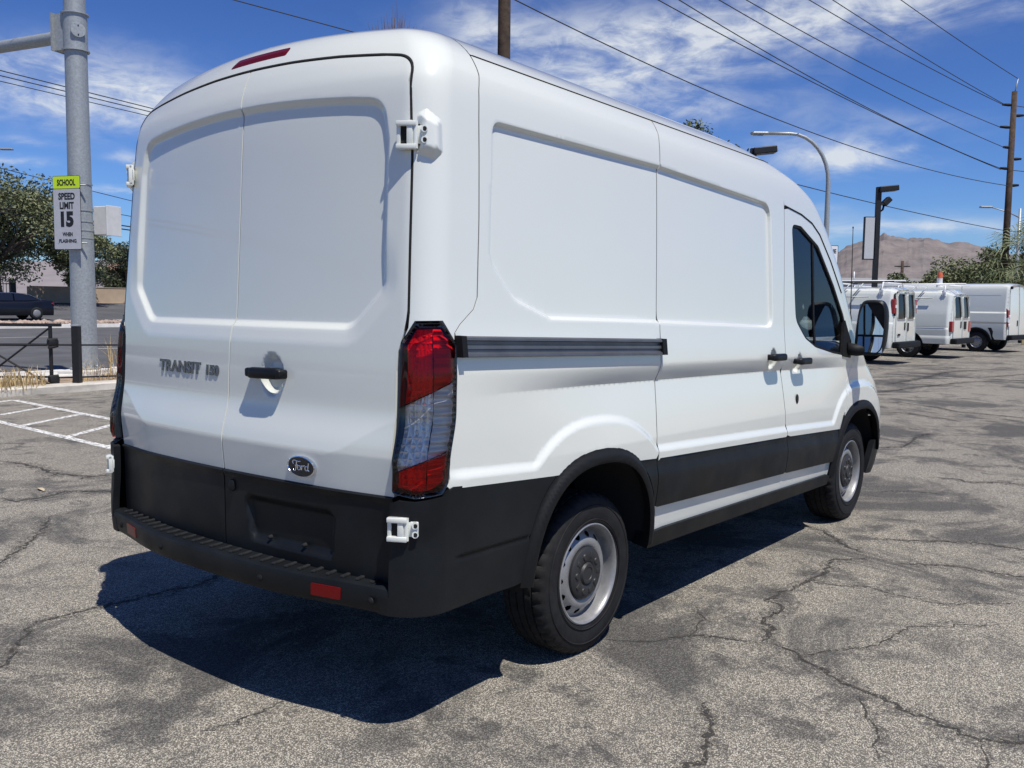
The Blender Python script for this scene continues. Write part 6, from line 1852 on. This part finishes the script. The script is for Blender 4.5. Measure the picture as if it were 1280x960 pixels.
    he = [(rows[0][k][0], rows[0][k][1], rows[0][k][2]) for k in range(14, -1, -1)]
    he2 = [he[int(round(i * 14 / 8))] for i in range(9)]
    MB().add(hd + he2, [(i, i + 1, 9 + i + 1, 9 + i) for i in range(8)], True).build('rear_header', M_bgwhite, t)
    # lamps
    for s in (-1, 1):
        y = wy(1.2) * .96
        if kind == 'chevy':
            MB().box((.03, s * y, 1.55), (.12, .14, .40), None, .03).build('tail_light', M_vlamp, t); MB().box((-.035, s * y, 1.55), (.012, .12, .08)).build('reverse_lens', M_rack, t)
        elif kind == 'ford':
            MB().box((.02, s * y * .985, .97), (.12, .20, .32), None, .02).build('tail_light', M_vlamp, t)
        else:
            l_ = MB().prism([(.06, .85), (.20, .95), (.14, 1.35), (.06, 1.55), (-.03, 1.45), (-.035, .9)], 'y', s * (y - .06), s * (y + .06)).build('tail_light', M_vlamp, t)
            MB().prism([(.0, 1.05), (.10, 1.10), (.09, 1.20), (-.0, 1.22)], 'y', s * (y - .062), s * (y + .063)).build('clear_lens', M_rack, l_).location = (-.04, 0, 0)
    bcol = {'chevy': M_blackdull, 'ford': M_blackdull, 'high': M_blackdull}[kind]
    MB().box((-.08, 0, .53), (.20, W * 1.84, .17), None, .04).build('rear_bumper', bcol, t)
    MB().box((-.12, 0, .38), (.10, .10, .10)).build('tow_hitch', M_void, t)
    MB().box((-.045, .12, 1.02), (.03, .06, .20), None, .01).build('door_handle', M_blackdull, t)
    if kind == 'ford': MB().box((-.05, -.30, 1.0), (.02, .22, .24), None, .008).build('plate_panel', M_void, t)
    if kind == 'chevy':
        MB().box((-.05, -.12, 1.0), (.02, .16, .22), None, .008).build('plate_panel', M_void, t)
        MB().box((-.045, .55, .80), (.012, .18, .05)).build('badge', M_blackdull, t)
        pts = [(-.01, .88 * W, 1.30), (-.005, .87 * W, 1.70), (.02, .83 * W, 1.86), (.03, .70 * W, 1.925), (.03, .3 * W, 1.945)]
        MB().tube(pts, .028, 6).build('door_seal', M_blackdull, t)
    if kind == 'high':
        for s in (-1, 1):
            vs = [(x, s * (wz(z) * ws(x) + .012), z) for x, z in ((.0, .45), (.0, .86), (.60, .86), (.52, .70), (.46, .45))]
            o = [(x, s * (wz(z) * ws(x) - .02), z) for x, z in ((.0, .45), (.0, .86), (.60, .86), (.52, .70), (.46, .45))]
            MB().add(vs + o, [(0, 1, 2, 3, 4)] + [(k, (k + 1) % 5, 5 + (k + 1) % 5, 5 + k) for k in range(5)]).build('lower_cladding', M_blackdull, t)
            mb = MB()
            pr = [(ro + (wr + .15) * math.cos(a), max(.45, .36 + (wr + .15) * math.sin(a))) for a in np.linspace(PI, 0, 15)]; pi_ = [(ro + (wr + .10) * math.cos(a), max(.45, .36 + (wr + .10) * math.sin(a))) for a in np.linspace(PI, 0, 15)]
            mb.add([(x, s * (wz(z) + .02), z) for x, z in pr] + [(x, s * (wz(z) + .025), z) for x, z in pi_], [(k, k + 1, 16 + k, 15 + k) for k in range(14)]); mb.build('wheel_arch', M_blackdull, t)
            for z in (.95, 1.25, 2.25): MB().box((-.03, s * wy(z) * .93, z), (.07, .10, .10), None, .015).build('hinge', M_blackdull if z > 1.3 else M_rack, t)
    # underside and wheels
    MB().box((L / 2, 0, .52), (L - .5, W * 1.5, .2)).build('underbody', M_void, t)
    for cx in rx:
        for s in (-1, 1):
            w = MB().lathe([(.20, -.11), (wr - .06, -.12), (wr - .01, -.10), (wr, -.06), (wr, .06), (wr - .01, .10), (wr - .06, .12), (.20, .11)], 30).build('wheel', M_tyre, t); w.location = (cx, s * (W - .14), wr)
            w.rotation_euler = (0, 0, 0 if s > 0 else PI)
            mbr = MB().lathe([(.215, .09), (.21, .115), (.195, .10), (.18, .06), (.13, .075), (.10, .10), (.06, .105), (.0, .10)], 24); mbr.build('rim', M_steel, w)
            for k in range(8):
                a = k * PI / 4; MB().tube([(.155 * math.cos(a), .06, .155 * math.sin(a)), (.155 * math.cos(a), .072, .155 * math.sin(a))], .016, 6).build('vent_hole', M_void, w)
            MB().box((cx, s * (W - .34), .62), (wr * 2.5, .40, .5)).build('wheel_housing', M_void, t)
    return t
def roof_rack(van_, H, W, x0, x1, nb, style):
    rk_ = thing('roof_rack', ('black and white ladder rack on the roof of the van beside the lot light' if style == 0 else 'white roof rack with folded bars on the van with the orange beacon'), 'roof rack', van_.location, van_.rotation_euler.z, 'roof racks')
    for i, x in enumerate(np.linspace(x0, x1, nb)):
        MB().tube([(x, -W * .92, H - .18), (x, -W * .80, H + .10), (x, W * .80, H + .10), (x, W * .92, H - .18)], .022, 6).build('cross_bar', M_rack, rk_)
        for s in (-1, 1): MB().box((x, s * W * .90, H - .16), (.10, .05, .12)).build('foot', M_rack, rk_)
    for y in ((-.7, .7) if style == 0 else (-.75, .75)):
        MB().tube([(x0 - .25, y * W, H + .13), (x1 + .2, y * W, H + .13)], .020, 6).build('side_rail', M_blackdull if style == 0 else M_rack, rk_)
    MB().tube([(x0 - .5, W * .55, H + .15), (x1, W * .55, H + .15)], .025, 6).build('ladder_bar', M_rack, rk_)
    # folded ladder arm hanging on the side facing the lot
    for dx in (0, .35):
        MB().tube([(x0 + .5 + dx, W * .86, H + .08), (x0 + .75 + dx, W * .99, H - .30)], .018, 6).build('drop_arm', M_galv, rk_)
    MB().tube([(x0 + .3, W * .985, H - .28), (x0 + 1.9, W * .985, H - .28)], .018, 6).build('drop_bar', M_galv, rk_)
    if style == 0:
        for x in (x0 + 1.0, x0 + 1.6): MB().tube([(x, .2, H + .12), (x, .2, H + .42)], .018, 6).build('stop_post', M_rack, rk_)
    return rk_
v1 = bg_van('white cargo van with tall corner tail lamps parked nearest the big van', (22.8, 4.02, 0), R(88), 5.69, 1.0, 2.08, 3.43, 1.20, 'chevy')
v2 = bg_van('white van with square red tail lamps and an orange roof beacon', (27.25, 3.60, 0), R(86.5), 5.50, 1.0, 2.10, 3.51, 1.22, 'ford')
v3 = bg_van('white high roofed van with dark lower corner cladding and tall tail lamps', (33.1, 3.05, 0), R(81), 5.96, 1.02, 2.42, 4.04, .98, 'high', .36)
roof_rack(v1, 2.08, 1.0, .35, 3.2, 3, 0)
roof_rack(v2, 2.10, 1.0, .25, 3.0, 3, 1)
bc = thing('warning_beacon', 'orange warning beacon on a white stand on a van roof', 'beacon', (27.0, 4.2, 2.16)); bc.scale = (.72, .72, .80)
MB().lathe([(.14, 0), (.12, .10), (.11, .30), (.12, .34), (.0, .34)], 20, 'z').build('stand', M_rack, bc, sharp=40)
MB().lathe([(.11, .34), (.11, .50), (.09, .56), (.0, .57)], 20, 'z').build('lens', mat('orange_lens', (.62, .12, .03), .3, coat=.5), bc, sharp=40)
